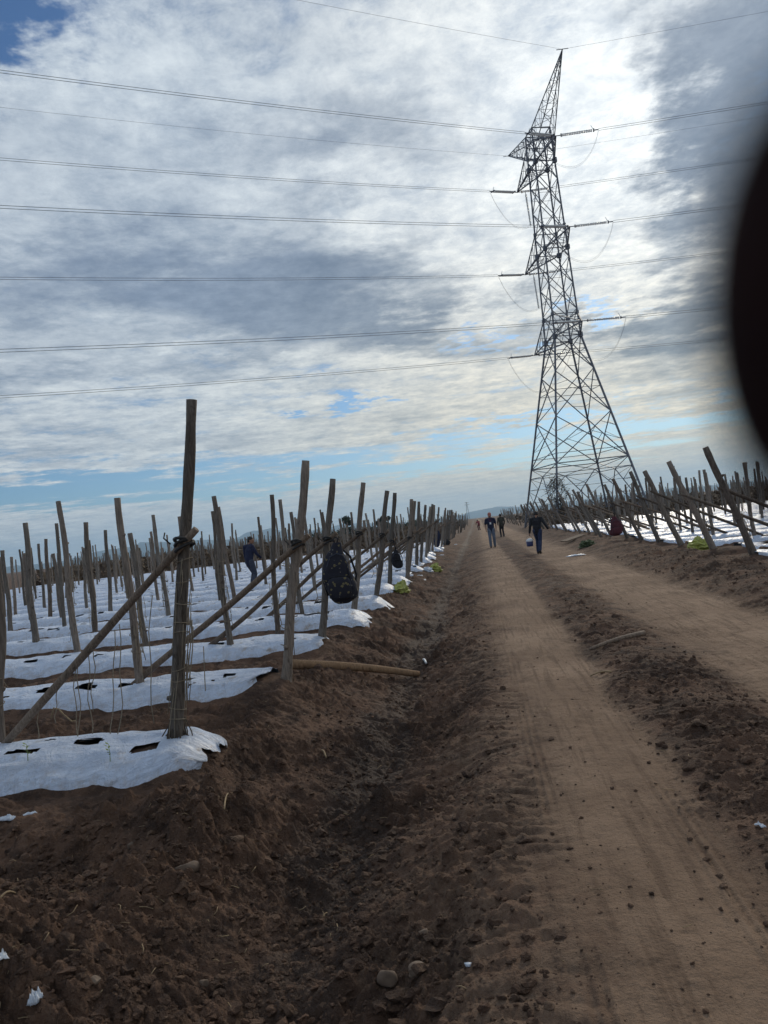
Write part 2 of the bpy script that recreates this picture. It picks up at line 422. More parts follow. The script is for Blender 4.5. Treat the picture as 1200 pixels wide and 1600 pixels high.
def pattern_material():
    m, b, p = mat('dark_print_cloth', rough=0.85)
    ob = b.new('ShaderNodeTexCoord').outputs['Object']
    v = b.new('ShaderNodeTexVoronoi'); v.inputs['Scale'].default_value = 15; b.nt.links.new(ob, v.inputs['Vector'])
    v2 = b.new('ShaderNodeTexVoronoi'); v2.inputs['Scale'].default_value = 17; b.nt.links.new(ob, v2.inputs['Vector'])
    n = b.noise(ob, 30, 4)
    c = b.mix(b.m('LESS_THAN', b.add(v.outputs['Distance'], b.mul(n, .5)), 0.50), (0.012, 0.013, 0.024), (0.15, 0.125, 0.06))
    c = b.mix(b.m('LESS_THAN', v2.outputs['Distance'], 0.15), c, (0.15, 0.14, 0.125))
    b.nt.links.new(c, p.inputs['Base Color']); bump(b, p, n, .4, .01)
    return m
M['print'] = pattern_material()

# ------------------------------------------------------------------ terrain
TL, TR = -2.35, 5.45                                   # lines of end posts left and right of the road
LROWS = [5.55, 8.06, 10.61, 13.35, 15.9, 18.75]
while LROWS[-1] < 300: LROWS.append(LROWS[-1] + 2.6)
RROWS = [8.45, 11.1, 13.75, 16.4, 19.1, 22.0, 24.6, 27.1, 29.6, 32.6]
while RROWS[-1] < 300: RROWS.append(RROWS[-1] + 2.65)
TANR = 0.089
LR, RR = np.array(LROWS), np.array(RROWS)
LEND = {0: -0.22, 1: 0.05, 2: -0.05, 3: -0.30, 4: -0.35, 5: -0.2}
def rows_b(s, t, left):
    """signed distance across the nearest row, index of the row, distance inward from its end post"""
    if left: q = s - (TL - t) * TANR; R_ = LR; a = TL - t
    else: q = s - (t - TR) * (-TANR); R_ = RR; a = t - TR
    i = np.clip(np.searchsorted(R_, q), 1, len(R_) - 1)
    i = np.where(np.abs(q - R_[i - 1]) < np.abs(q - R_[i]), i - 1, i)
    return (q - R_[i]) * 0.996, i, a
MH = 0.23
def mound(bb): return np.clip(1 - np.abs(bb / 0.56) ** 2.6, 0, 1)
PT = [-60, -2.5, -2.05, -1.75, -1.4, -1.08, -0.85, -0.45, -0.12, 0.12, 0.55, 0.95, 1.1, 1.45, 1.85, 2.1, 2.8, 3.4, 3.7, 4.3, 4.9, 5.3, 80]
PZ = [0, 0, -0.04, -0.15, -0.27, -0.34, -0.31, -0.17, -0.055, -0.035, -0.02, -0.04, 0.0, 0.045, 0.01, -0.035, -0.02, -0.03, 0.05, 0.19, 0.20, 0.07, 0]
RTT = [-60, -3, -2.0, -1.2, -0.7, -0.25, 0.05, 0.2, 0.85, 1.0, 1.15, 1.5, 1.85, 2.1, 3.3, 3.6, 4.5, 5.3, 80]
RZZ = [0.05, 0.055, 0.085, 0.065, 0.062, 0.042, 0.016, 0.006, 0.006, 0.016, 0.034, 0.042, 0.028, 0.010, 0.008, 0.035, 0.07, 0.06, 0.05]
TRT = [-60, -1.0, -0.5, 0.0, 0.22, 0.42, 0.8, 0.98, 1.08, 1.4, 1.8, 2.1, 2.4, 3.2, 3.6, 4.2, 80]
TRV = [0.17, 0.15, 0.34, 0.50, 0.72, 1, 1, 0.70, 0.20, 0.10, 0.25, 0.75, 1, 1, 0.45, 0.15, 0.05]
def lumps(x, y, cell, seed, rmin=.15, rmax=.5):
    """rounded clods of random size, as height in units of the cell"""
    u, v = x / cell, y / cell; iu = np.floor(u).astype(np.int64); iv = np.floor(v).astype(np.int64); h = np.zeros_like(u)
    def rnd01(a, b_, k):
        q = (a * 374761393 + b_ * 668265263 + (seed + k) * 974634777) & 0xffffffff
        q = ((q ^ (q >> 13)) * 1274126177) & 0xffffffff; q = q ^ (q >> 16); return q / 4294967296.0
    for da in (-1, 0, 1):
        for db in (-1, 0, 1):
            a, b_ = iu + da, iv + db
            r = rmin + (rmax - rmin) * rnd01(a, b_, 3) ** 3
            d2 = (u - a - rnd01(a, b_, 1)) ** 2 + ((v - b_ - rnd01(a, b_, 2)) * (1 + .6 * rnd01(a, b_, 4))) ** 2
            h = np.maximum(h, .85 * r * np.maximum(1 - d2 / (r * r), 0) ** .75 * (.6 + .6 * rnd01(a, b_, 5)))
    return h


def smooth_step(x, a, b): 
    k = np.clip((x - a) / (b - a), 0, 1); return k * k * (3 - 2 * k)


def terrain(x, y, detail=True):
    x = np.asarray(x, float); y = np.asarray(y, float)
    s, t = st(x, y); r = np.hypot(x, y)
    wob = 0.26 * pn(s * 0.45, t * 0.45, 31) + 0.13 * pn(s * 1.3, t * 1.3, 32)
    near = np.exp(-(r / 90) ** 2)
    tw = t + wob * smooth_step(-t, -0.2, 0.6) + 0.05 * pn(s * .5, t * 0 + 4, 33) + wob * smooth_step(t, 3.5, 4.5)
    z = np.interp(tw, PT, PZ) * near
    bl, il, al = rows_b(s, t, True); br, ir, ar = rows_b(s, t, False)
    endl = smooth_step(al, -0.42, 0.12); endr = smooth_step(ar, -0.5, 0.1)
    low = 0.035 + 0.0018 * np.minimum(r, 60)
    okl = np.where((al > -0.6) & (s > 4.3), 1.0, 0.0); okr = np.where((ar > -0.6) & (s > 6.5), 1.0, 0.0)
    ml = mound(bl) * (MH - low) * endl * okl; mr = mound(br) * (MH - low) * endr * okr
    berm = 0.022 + 0.055 * pn(s * 1.1, t * 1.1, 44) + 0.02 * pn(s * 3.1, t * 3.1, 45)          # loose soil thrown up between the beds
    fur = -((1 - mound(bl)) * berm * endl * okl + (1 - mound(br)) * berm * endr * okr) * (1 - np.exp(-((s - 4.6) / .6) ** 4))
    far = smooth_step(r, 110, 220)
    z = z + (ml + mr - fur) * (1 - far)
    # rough unplanted ridge in front of the first bed, and the trench that drains beside it
    g = smooth_step(-t, 1.7, 2.4) * smooth_step(-s, -4.9, -4.3)
    z = z + g * (0.12 * np.exp(-((s - 2.9 + 0.1 * t) / 0.55) ** 2) - 0.16 * np.exp(-((s - 3.95 + .08 * t) / 0.42) ** 2))
    # spoil heap on the bank
    z = z + 0.10 * np.exp(-((s - 5.0) / 0.7) ** 2 - ((t + 2.0) / 0.45) ** 2) + .06 * np.exp(-((s - 8.6) / .9) ** 2 - ((t + 1.9) / .35) ** 2)
    z = z + far * 0.9                                  # the land beyond the posts lies slightly higher
    if not detail: return z
    amp = np.interp(t + 0.12 * pn(s * 1.5, t * 1.5, 5), RTT, RZZ)
    bl_ = smooth_step(-np.abs(bl), -0.72, -0.54) * endl * okl; br_ = smooth_step(-np.abs(br), -0.72, -0.54) * endr * okr
    bedcut = 1 - 0.9 * np.maximum(bl_, br_)
    unused = 1 - 0.85 * np.maximum(smooth_step(mound(bl) * endl * okl, 0.25, 0.7), smooth_step(mound(br) * endr * okr, 0.25, 0.7))
    a1 = pn(x * 1.9, y * 1.9, 1) * 0.9
    a2 = np.abs(pn(x * 4.5 + a1 * .5, y * 4.5, 2)) * 1.5 - 0.4
    a3 = np.abs(pn(x * 10 + a2 * .6, y * 10 + a1 * .5, 3)) * 1.3 - 0.35
    a4 = pn(x * 23, y * 23, 4); a5 = pn(x * 55, y * 55, 6)
    nz = a1 * 1.15 + a2 * 0.72 + a3 * .34 + a4 * 0.16 + a5 * 0.10
    # cloddy patches
    patch = smooth_step(pn(x * 0.8, y * 0.8, 9) + 0.15, -0.15, 0.4)
    z = z + amp * bedcut * nz * (0.55 + 0.75 * patch) * np.exp(-(r / 60) ** 2)
    wx, wy = x + .02 * pn(x * 14, y * 14, 61), y + .02 * pn(x * 14, y * 14, 62)
    clod = lumps(wx, wy, .16, 70) * .16 + lumps(wx, wy, .075, 71) * .075 * 1.1 + lumps(wx, wy, .034, 72, .2, .55) * .034
    z = z + clod * 1.15 * np.clip(amp / .058, 0, 1.3) * bedcut * (.25 + .85 * smooth_step(pn(x * 1.3 + 9, y * 1.3, 10), -.35, .35)) * np.exp(-(r / 30) ** 2)
    z = z + amp * bedcut * .12 * pn(x * 120, y * 120, 11) * np.exp(-(r / 7) ** 2)
    lvl = smooth_step(-r, -30, -3)
    # ridges pressed across the shoulder and the crown by wide tyres, and tread lines along the ruts
    cm = (smooth_step(t, -0.7, -0.35) * smooth_step(-t, -0.34, -0.1) + smooth_step(t, 1.05, 1.25) * smooth_step(-t, -2.0, -1.7))
    cm = cm * smooth_step(pn(s * 0.55, t * 1.2, 12), -0.5, 0.15)
    ph = s / 0.15 + 0.9 * pn(s * 2.2, t * 2.2, 13) + t * 1.2
    z = z + cm * lvl * 0.030 * (np.abs(np.sin(math.pi * ph)) - 0.6) * (0.6 + 0.6 * pn(s * 7, t * 2.5, 14))
    tm = np.exp(-((t - 0.20) / 0.07) ** 2) + np.exp(-((t - 0.86) / 0.09) ** 2) + .7 * np.exp(-((t - 2.35) / 0.12) ** 2)
    z = z - .010 * lvl * np.exp(-((t - .62 - .10 * pn(s * .23, t * 0 + 7, 18)) / .10) ** 2) * smooth_step(pn(s * .2, t, 19), -.4, .2)
    z = z + lvl * .006 * smooth_step(t, .1, .25) * smooth_step(-t, -.95, -.8) * (pn(s * 1.6, t * 3.5, 27) + .6 * pn(s * 5, t * 7, 28))
    z = z + tm * lvl * 0.007 * np.sin(2 * math.pi * (t + 0.01 * pn(s * .8, t, 16)) / 0.05) * smooth_step(pn(s * .45, t * 3, 15), -0.35, 0.2)
    return z


def build_ground():
    fine = np.radians(np.arange(-33, 36.01, 0.075)); side = np.radians(np.arange(39, 324, 3.0))
    ang = np.concatenate([fine, side])
    rad = [0.12]
    while rad[-1] < 9000:
        r = rad[-1]
        dr = max(0.0085, min(0.30 * r * r / (1.6 * 768), 0.012 * r)) if r < 90 else 0.05 * r
        if r < 2.0: dr = 0.03
        rad.append(r + dr)
    rad = np.array(rad)
    A_, R_ = np.meshgrid(ang, rad)
    X = R_ * np.sin(A_); Y = R_ * np.cos(A_)
    s, t = st(X, Y)
    Z = terrain(X.ravel(), Y.ravel()).reshape(X.shape)
    n, k = X.shape
    tw = t + 0.10 * pn(s * 1.1, t * 1.1, 21) + 0.05 * pn(s * 4, t * 4, 22)
    track = np.interp(tw, TRT, TRV) * (0.85 + 0.3 * pn(s * 0.7, t * 2, 23))
    damp = np.exp(-((t + 1.05) / 0.35) ** 2) * 0.75 + np.exp(-((t - 1.45) / 0.30) ** 2) * 0.35 + 0.25 * (pn(s * .35, t * .35, 24) > 0.1)
    V = np.stack([X, Y, Z], -1).reshape(-1, 3)
    i = np.arange(n - 1)[:, None] * k; j = np.arange(k)[None, :]; j2 = (j + 1) % k
    Q = np.stack([i + j, i + j2, i + k + j2, i + k + j], -1).reshape(-1, 4)[:, ::-1]
    c = len(V); V = np.vstack([V, [[0, 0, float(Z[0].mean())]]])
    tr_ = np.append(track.ravel(), 0.5); dm = np.append(damp.ravel(), 0.2)
    me = np_mesh('ground', V, Q, M['soil'], True, {'track': tr_, 'damp': dm})
    o = link(bpy.data.objects.new('ground', me)); o['kind'] = 'structure'
    return o


build_ground()
def gz(x, y, detail=True): return float(terrain(np.array([x]), np.array([y]), detail)[0])
def film_z(x, y):
    """height of the top of the film, or of the ground where there is none"""
    s, t = st(x, y)
    for left in (True, False):
        bb, ii, aa = rows_b(np.array([s]), np.array([t]), left)
        if aa[0] > 0: return float(mound(bb)[0]) * MH
    return gz(x, y)

# hills far off
def build_hills():
    az = np.radians(np.arange(-50, 50, 0.25)); d = np.degrees(az)
    prof = 58 * np.exp(-((d + 17.0) / 2.3) ** 2) + 34 * np.exp(-((d + 20.5) / 2.0) ** 2) + 62 * np.exp(-((d + 9.2) / 2.0) ** 2) + 30 * np.exp(-((d + 13.5) / 1.5) ** 2) \
        + 26 * np.exp(-((d - 8.0) / 2.6) ** 2) + 34 * np.exp(-((d + 3) / 3.0) ** 2) + 22 + 20 * np.exp(-((d - 18) / 5) ** 2) + 30 * np.exp(-((d + 32) / 6) ** 2)
    prof = prof * 1.35 * (1 + 0.25 * fbm(d * 0.5, d * 0 + 2, 5, 40)) + 5 * fbm(d * 2.3, d * 0, 4, 41)
    rows = []
    for k, f in ((5200, 0), (5500, .45), (5900, .85), (6200, 1.0), (6600, .7), (7400, 0)):
        h = prof * f * (1 + 0.2 * fbm(d * .8, d * 0 + k * .01, 4, 42)) - (6 if f == 0 else 0)
        rows.append(np.stack([k * np.sin(az), k * np.cos(az), h], -1))
    V = np.vstack(rows); n = len(az)
    Q = [(i * n + j, i * n + j + 1, (i + 1) * n + j + 1, (i + 1) * n + j) for i in range(len(rows) - 1) for j in range(n - 1)]
    o = link(bpy.data.objects.new('hills', np_mesh('hills', V, np.array(Q), M['hill']))); o['kind'] = 'structure'
build_hills()

# ------------------------------------------------------------------ white plastic mulch beds
def bed_mesh(k, left, length, extra_seed):
    s0 = (LROWS if left else RROWS)[k]
    dist = math.hypot(s0, 3)
    da = min(max(0.0042 * dist, 0.026), 0.22)
    a0 = LEND.get(k, rnd.uniform(-0.35, 0.05)) if left else rnd.uniform(0.0, 0.7)
    na = int(length / da); nb = int(min(max(1.12 / da, 12), 40))
    a = np.linspace(a0, a0 + length, na); b = np.linspace(-0.555, 0.555, nb)
    A_, B_ = np.meshgrid(a, b, indexing='ij')
    edge = 1 + 0.09 * pn(A_ * 1.6, np.sign(B_) * 3 + k, 50) + 0.025 * pn(A_ * 5, np.sign(B_) * 3 + k, 51)
    endw = np.clip((A_ - a0) / 0.30, 0, 1) ** 0.5                    # the gathered end
    Bw = B_ * edge * (0.45 + 0.55 * endw)
    Aw = A_ + (0.10 * pn(B_ * 3 + k, A_ * 0, 52) + .02 * pn(B_ * 9 + k, A_ * 0, 53)) * np.exp(-(A_ - a0) / 0.25)
    sgn = -1 if left else 1
    t = (TL if left else TR) + sgn * Aw
    s = s0 + Aw * TANR * (1 if left else -1) + Bw
    X, Y = xy(s, t)
    hz = mound(Bw) * MH
    drop = smooth_step(A_ - a0, 0.0, 0.38)
    Z = np.where(True, hz * drop + (1 - drop) * (terrain(X.ravel(), Y.ravel(), False).reshape(X.shape) + 0.03), 0)
    Z = Z + 0.022 * pn(A_ * 1.6, B_ * 7 + 3 * k, 54) * drop + 0.016 * pn(A_ * 4.5 + k, B_ * 13, 55) * (dist < 25) + 0.030 * pn(A_ * 1.1, B_ * 2 + k, 56)
    radial = np.exp(-(A_ - a0) / 0.35)
    Z = Z + 0.016 * radial * np.abs(pn(B_ * 13 + 5 * k, A_ * 0.8, 57))
    Z = np.where(np.abs(B_) > 0.505, Z - 0.06 * (np.abs(B_) - 0.505) / 0.05, Z) + (0.012 + 0.0008 * dist)
    # planting holes torn through the film
    cut = np.zeros_like(A_, bool)
    rg = random.Random(100 * extra_seed + k)
    aa = a0 + 0.45
    while aa < a0 + length:
        bo = rg.uniform(-0.22, 0.02); la = rg.uniform(0.08, 0.17); lb = rg.uniform(0.06, 0.10)
        if dist > 14: la *= 1.25; lb *= 1.2
        if rg.random() < 0.16: la *= 1.9
        n_ = 0.35 * pn(A_ * 13, B_ * 13 + k, 58)
        e = ((A_ - aa) / la) ** 2 + ((B_ - bo) / lb) ** 2
        cut |= (e + n_) < 1
        if rg.random() < 0.5:
            e = ((A_ - aa - rg.uniform(-.3, .3)) / 0.05) ** 2 + ((B_ - rg.uniform(-.4, .4)) / 0.04) ** 2
            cut |= (e + n_) < 1
        aa += rg.uniform(0.42, 0.72)
    nn, mm = A_.shape
    V = np.stack([X, Y, Z], -1).reshape(-1, 3)
    i = np.arange(nn - 1)[:, None] * mm; j = np.arange(mm - 1)[None, :]
    Q = np.stack([i + j, i + j + 1, i + mm + j + 1, i + mm + j], -1).reshape(-1, 4)
    keep = ~(cut[:-1, :-1] & cut[1:, 1:]).ravel()
    Q = Q[keep]
    if not left: Q = Q[:, ::-1]
    return V, Q, A_.ravel() + k * 3.7, B_.ravel()


BED_L = {0: 'nearest white plastic covered bed, with a crumpled end at the foot of the tallest post',
         1: 'second white plastic bed from the front, its end torn open at a leaning post',
         2: 'third white plastic bed from the front, with a short ragged end behind the lying pole',
         3: 'fourth white plastic bed from the front, ending under the dark patterned backpack',
         4: 'fifth white plastic bed from the front, smooth end past the backpack beside the bank',
         5: 'sixth white plastic bed from the front, its end beside the nearer yellow-green sack'}
BED_R = {3: 'nearest white plastic bed right of the road, at the foot of the thickest leaning post',
         4: 'second white plastic bed right of the road, behind the thickest leaning post'}
for left in (True, False):
    lab, rows = (BED_L, LROWS) if left else (BED_R, RROWS)
    side = 'left' if left else 'right'
    for k, s0 in enumerate(rows):
        if s0 > (57 if left else 66) or (not left and s0 < 12.0): continue
        length = (0.56 * s0 + 4.5) if left else (0.50 * s0 + 5.0)
        V, Q, al, ac = bed_mesh(k, left, length, 1 if left else 2)
        me = np_mesh('mulch_bed', V, Q, M['film'], True, {'along': al, 'across': ac})
        o = link(bpy.data.objects.new('mulch_bed', me))
        tag(o, lab.get(k, 'one of the white plastic beds farther back in the %s field' % side), 'mulch bed',
            'white plastic beds %s of the road' % side)

# ------------------------------------------------------------------ posts and braces
def post_mesh(base, top, r0, r1, seed, n=10, crook=0.02, name='post', m='wood', flare=1.1):
    """a crooked round post in local coordinates from base (0,0,0)"""
    rg = random.Random(seed)
    v = np.asarray(top, float) - np.asarray(base, float); L = np.linalg.norm(v)
    k = 14; pts, rad = [], []
    o1, o2 = rg.uniform(0, 6.28), rg.uniform(0, 6.28)
    for i in range(k + 1):
        u = i / k; c = crook * math.sin(math.pi * u)
        pts.append(v * u + np.array([c * math.sin(o1 + 5 * u), c * math.cos(o2 + 4 * u), 0]))
        rad.append((r0 + (r1 - r0) * u) * (1 + rg.uniform(-0.07, 0.07)) * (flare if i == 0 else 1))
    mbs = []
    for q in range(rg.randrange(1, 4)):
        u = rg.uniform(.15, .9); a = rg.uniform(0, 6.28); rr = r0 + (r1 - r0) * u; i0 = int(u * k); c0 = pts[i0]; dr = np.array([math.cos(a), math.sin(a), rg.uniform(.2, .7)])
        mbs.append(([c0, c0 + dr * rr * 1.15, c0 + dr * rr * 1.5], [rr * .5, rr * .42, rr * .25]))
    d = v / L; pts.insert(0, -d * 0.25); rad.insert(0, r0 * flare)
    mb = MB(); mb.tube(pts, rad, n, 0.09, 1.0, rg)
    for q, w_ in mbs: mb.tube(q, w_, 6, .1, 1.0, rg)
    return mb.mesh(name, M[m])


POSTS = []       # (x, y) of every post placed, so that the filled-in grid keeps clear of them
END_L, END_R = [], []
def place_post(x, y, tip, r0, r1, label, group, seed, name='wooden_post', me=None, crook=0.02, z=None):
    z = film_z(x, y) if z is None else z
    me = me or post_mesh((0, 0, 0), tip, r0, r1, seed, 12, crook)
    o = link(bpy.data.objects.new(name, me)); o.location = (x, y, z)
    tag(o, label, 'post', group)
    POSTS.append((x, y)); return o

LBL_EL = ['tallest post, nearest the camera left of the road, wrapped in twine',
          'second end post left of the road, with the lying pole behind its foot',
          'third end post left of the road, the one the dark patterned backpack hangs from',
          'fourth end post left of the road, just right of the dark patterned backpack',
          'fifth end post left of the road, two posts right of the backpack',
          'sixth end post left of the road, just left of the small dark hanging bag',
          'seventh end post left of the road, first beyond the small dark hanging bag',
          'eighth end post left of the road, second beyond the small dark hanging bag']
PXL = [((275, 1168), (300, 625), .056, .040), ((447, 1057), (478, 720), .056, .044), ((503, 1000), (520, 748), .052, .044), ((553, 958), (568, 754), .052, .044),
       ((587, 937), (605, 767), .056, .046), ((607, 915), (617, 770), .058, .048), ((636, 897), (643, 780), .06, .05)]
GRP_EL, GRP_ER = 'end posts along the left edge of the road', 'leaning end posts along the right edge of the road'
for k, (b, t_, r0, r1) in enumerate(PXL):
    p = gnd(*b, .15); q = at_y(*t_, p[1])
    z = max(film_z(p[0], p[1]), gz(p[0], p[1])) if k else 0.14
    o = place_post(p[0], p[1], (q[0] - p[0], rnd.uniform(-.05, .05), q[2] - z), r0, r1, LBL_EL[k], GRP_EL, 11 + k, z=z, crook=.014 if k == 0 else .03)
    END_L.append((o, np.array([q[0] - p[0], 0, q[2] - z])))
FARM = [post_mesh((0, 0, 0), (rnd.uniform(.36, .5), rnd.uniform(-.05, .05), rnd.uniform(2.15, 2.35)), .06, .05, 60 + i, 8) for i in range(5)]
k = len(PXL)
while LROWS[k] < 75:
    s = LROWS[k] + rnd.uniform(-.3, .3); x, y = xy(s, TL + rnd.uniform(-.12, .12))
    o = place_post(x, y, None, 0, 0, LBL_EL[k] if k < len(LBL_EL) else 'one of the end posts receding along the left edge of the road',
                   GRP_EL, 0, me=FARM[k % 5])
    o.rotation_euler.z = rnd.uniform(-.2, .2)
    END_L.append((o, np.array([.43, 0, 2.25]))); k += 1
LBL_ER = ['thickest leaning post at the right edge of the field, nearest to the dark fingertip',
          'second leaning post from the right along the right road edge, beside a yellow-green sack',
          'third leaning post from the right along the right edge of the road',
          'fourth leaning post from the right along the right edge of the road',
          'fifth leaning post from the right along the right edge of the road',
          'sixth leaning post from the right, the one the maroon backpack hangs from']
PXR = [((1182, 870), (1101, 699)), ((1116, 861), (1045, 721)), ((1066, 855), (1006, 736)), ((1030, 850), (984, 737)), ((1006, 847), (957, 748)), ((984, 846), (944, 757))]
SR = RROWS[3:9]
for k, (b, t_) in enumerate(PXR):
    x, y = xy(SR[k], TR); z = film_z(x, y) + .02
    q = at_y(*t_, y)
    o = place_post(x, y, (q[0] - x, rnd.uniform(-.05, .05), q[2] - z), .080 - .004 * k, .066 - .003 * k, LBL_ER[k], GRP_ER, 31 + k, z=z)
    END_R.append((o, np.array([q[0] - x, 0, q[2] - z])))
FARR = [post_mesh((0, 0, 0), (rnd.uniform(-.9, -.6), rnd.uniform(-.05, .05), rnd.uniform(2.1, 2.35)), .068, .056, 80 + i, 8) for i in range(5)]
k = 9
while RROWS[k] < 85:
    x, y = xy(RROWS[k] + rnd.uniform(-.3, .3), TR + rnd.uniform(-.15, .15))
    o = place_post(x, y, None, 0, 0, 'one of the leaning end posts receding along the right edge of the road', GRP_ER, 0, me=FARR[k % 5])
    o.rotation_euler.z = rnd.uniform(-.2, .2)
    END_R.append((o, np.array([-.75, 0, 2.2]))); k += 1

GRP_FL, GRP_FR = 'field posts standing in the rows left of the road', 'field posts standing in the rows right of the road'
FIELD = [((57, 1010), (38, 817), 'straight thin field post, first of the tall ones from the left edge of the photo'),
         ((78, 967), (71, 842), 'short dark field post between the first two tall ones at the left of the photo'),
         ((123, 1030), (91, 783), 'tall bent field post at the left, whose foot meets the foremost brace pole'),
         ((148, 988), (135, 816), 'slim field post directly right of the tall bent one at the left'),
         ((173, 960), (164, 828), 'dark field post, second to the right of the tall bent one at the left'),
         ((220, 1078), (184, 778), 'tall field post left of the tallest one, its foot meeting the second brace pole'),
         ((228, 1000), (202, 833), 'shorter field post partly behind the one left of the tallest post'),
         ((17, 992), (2, 860), 'field post cut by the left edge of the photo, leaning left'),
         ((24, 962), (18, 870), 'small dark field post near the left edge of the photo'),
         ((98, 970), (83, 865), 'thin pale field post just left of the tall bent one'),
         ((361, 1015), (333, 775), 'tall left-leaning field post right of the tallest post, with a twin behind it'),
         ((367, 937), (341, 792), 'twin field post just behind the tall left-leaning one right of the tallest post'),
         ((433, 981), (425, 773), 'slim upright field post left of the second end post'),
         ((473, 960), (455, 800), 'short field post half hidden behind the second end post'),
         ((293, 975), (281, 807), 'field post half hidden behind the tallest post'),
         ((3, 1165), (-12, 880), 'knotty post at the left edge of the photo where the foremost brace pole ends')]
for i, (b, t_, lb) in enumerate(FIELD):
    p = gnd(*b, .15); q = at_y(*t_, p[1])
    px = 9.0 if b[1] > 985 else 6.5
    r = max(.040, min(.055, px * p[1] / F / 2))
    z = film_z(p[0], p[1])
    place_post(p[0], p[1], (q[0] - p[0], rnd.uniform(-.05, .05), q[2] - z), r * 1.05, r * .85, lb, GRP_FL, 120 + i, crook=.03, z=z)

FPM = [post_mesh((0, 0, 0), (rnd.uniform(-.14, .10), rnd.uniform(-.1, .1), h), .049, .041, 150 + i, 8, .025) for i, h in enumerate((2.0, 2.1, 2.15, 2.2, 2.25, 2.3, 2.4, 1.9))]
cand = []
for left, rows in ((True, LROWS), (False, RROWS)):
    for k, s0 in enumerate(rows):
        if s0 > 230: break
        a = 1.75
        while a < 0.56 * s0 + 5:
            aj = a + rnd.uniform(-.25, .25); t = TL - aj if left else TR + aj
            s = s0 + aj * TANR * (1 if left else -1) + rnd.uniform(-.12, .12)
            x, y = xy(s, t); a += 2.7 if left else (1.9 if s0 < 60 else 2.3)
            if left and y < 15.5: continue
            if min((x - u) ** 2 + (y - v) ** 2 for u, v in POSTS) < 0.8: continue
            px, py = proj((x, y, 1.0))
            if left and y < 26 and 372 < px < 408: continue
            if px < -15 or px > 1215 or y < 12: continue
            cand.append((math.hypot(x, y), x, y, left))
cand.sort()
NIND = 297 - len(POSTS)
for i, (d, x, y, left) in enumerate(cand[:NIND]):
    o = place_post(x, y, None, 0, 0, 'one of the many thin posts crowded in the rows of the %s field' % ('left' if left else 'right'),
                   GRP_FL if left else GRP_FR, 0, me=FPM[rnd.randrange(8)])
    o.rotation_euler = (rnd.uniform(-.035, .035), rnd.uniform(-.05, .03), rnd.uniform(0, 6.28)); o.scale = (1, 1, rnd.uniform(.9, 1.08))
for left in (True, False):
    mb = MB()
    for d, x, y, lf in cand[NIND:]:
        if lf != left or (d > 62 and rnd.random() < .55): continue
        h = rnd.uniform(1.4, 2.45); z = .1 + .9 * float(smooth_step(np.array(d), 110, 220))
        mb.tube([(x, y, z - .2), (x + rnd.uniform(-.06, .06), y, z + h * .5), (x + rnd.uniform(-.15, .10), y, z + h)], [.06, .055, .05], 5 if d < 80 else 4)
    # the end posts that carry on beyond the last ones one can tell apart
    for s0 in (LROWS if left else RROWS):
        if not (78 if left else 88) < s0 < 170: continue
        if rnd.random() < .3: continue
        x, y = xy(s0 + rnd.uniform(-.6, .6), (TL if left else TR) + rnd.uniform(-.35, .35)); h = rnd.uniform(1.5, 2.6)
        mb.tube([(x, y, -.2), (x + (.4 if left else -.7) * rnd.uniform(.4, 1.4), y, h)], [.055, .045], 4)
    o = mb.build('distant_posts', M['wood']); tag(o, 'mass of far thin posts merging along the horizon %s of the road' % ('left' if left else 'right'), 'posts', None, 'stuff')

# braces: poles lashed to the end posts, running down into the field
def brace(o_post, v, inward, hb, foot_a, label, group, seed, r=.05, stub=.16):
    base = np.array(o_post.location); att = base + v * (hb / v[2]) + np.array([0, -.068, 0])
    foot = base + np.array([*(inward * foot_a), 0])
    if seed == 200: foot[:2] = (-3.42, 6.52)
    foot[2] = film_z(foot[0], foot[1]) - .03; foot[1] -= .09
    d = (att - foot) / np.linalg.norm(att - foot); end = att + d * stub
    rg = random.Random(seed); L = np.linalg.norm(end - foot); pts, rad = [], []
    for i in range(9):
        u = i / 8; c = .03 * math.sin(math.pi * u)
        pts.append((end - foot) * u + np.array([c * math.sin(seed + 5 * u), 0, c * math.cos(seed * 2 + 4 * u)])); rad.append(r * (1.08 - .2 * u) * (1 + rg.uniform(-.06, .06)))
    mb = MB(); mb.tube(pts, rad, 10, .07, 1, rg)
    o = mb.build('brace_pole', M['bark']); o.location = foot
    tag(o, label, 'brace pole', group)
    return o, att
RDIR_L = np.array(xy(TANR, -1)); RDIR_L /= np.linalg.norm(RDIR_L)
RDIR_R = np.array(xy(-TANR, 1)); RDIR_R /= np.linalg.norm(RDIR_R)
GB_L, GB_R = 'brace poles of the end posts left of the road', 'brace poles of the end posts right of the road'
LB_L = ['foremost diagonal brace pole, lashed to the tallest post', 'second diagonal brace pole from the front, lashed to the second end post',
        'third diagonal brace pole from the front, lashed to the post with the patterned backpack', 'fourth diagonal brace pole from the front, left of the road']
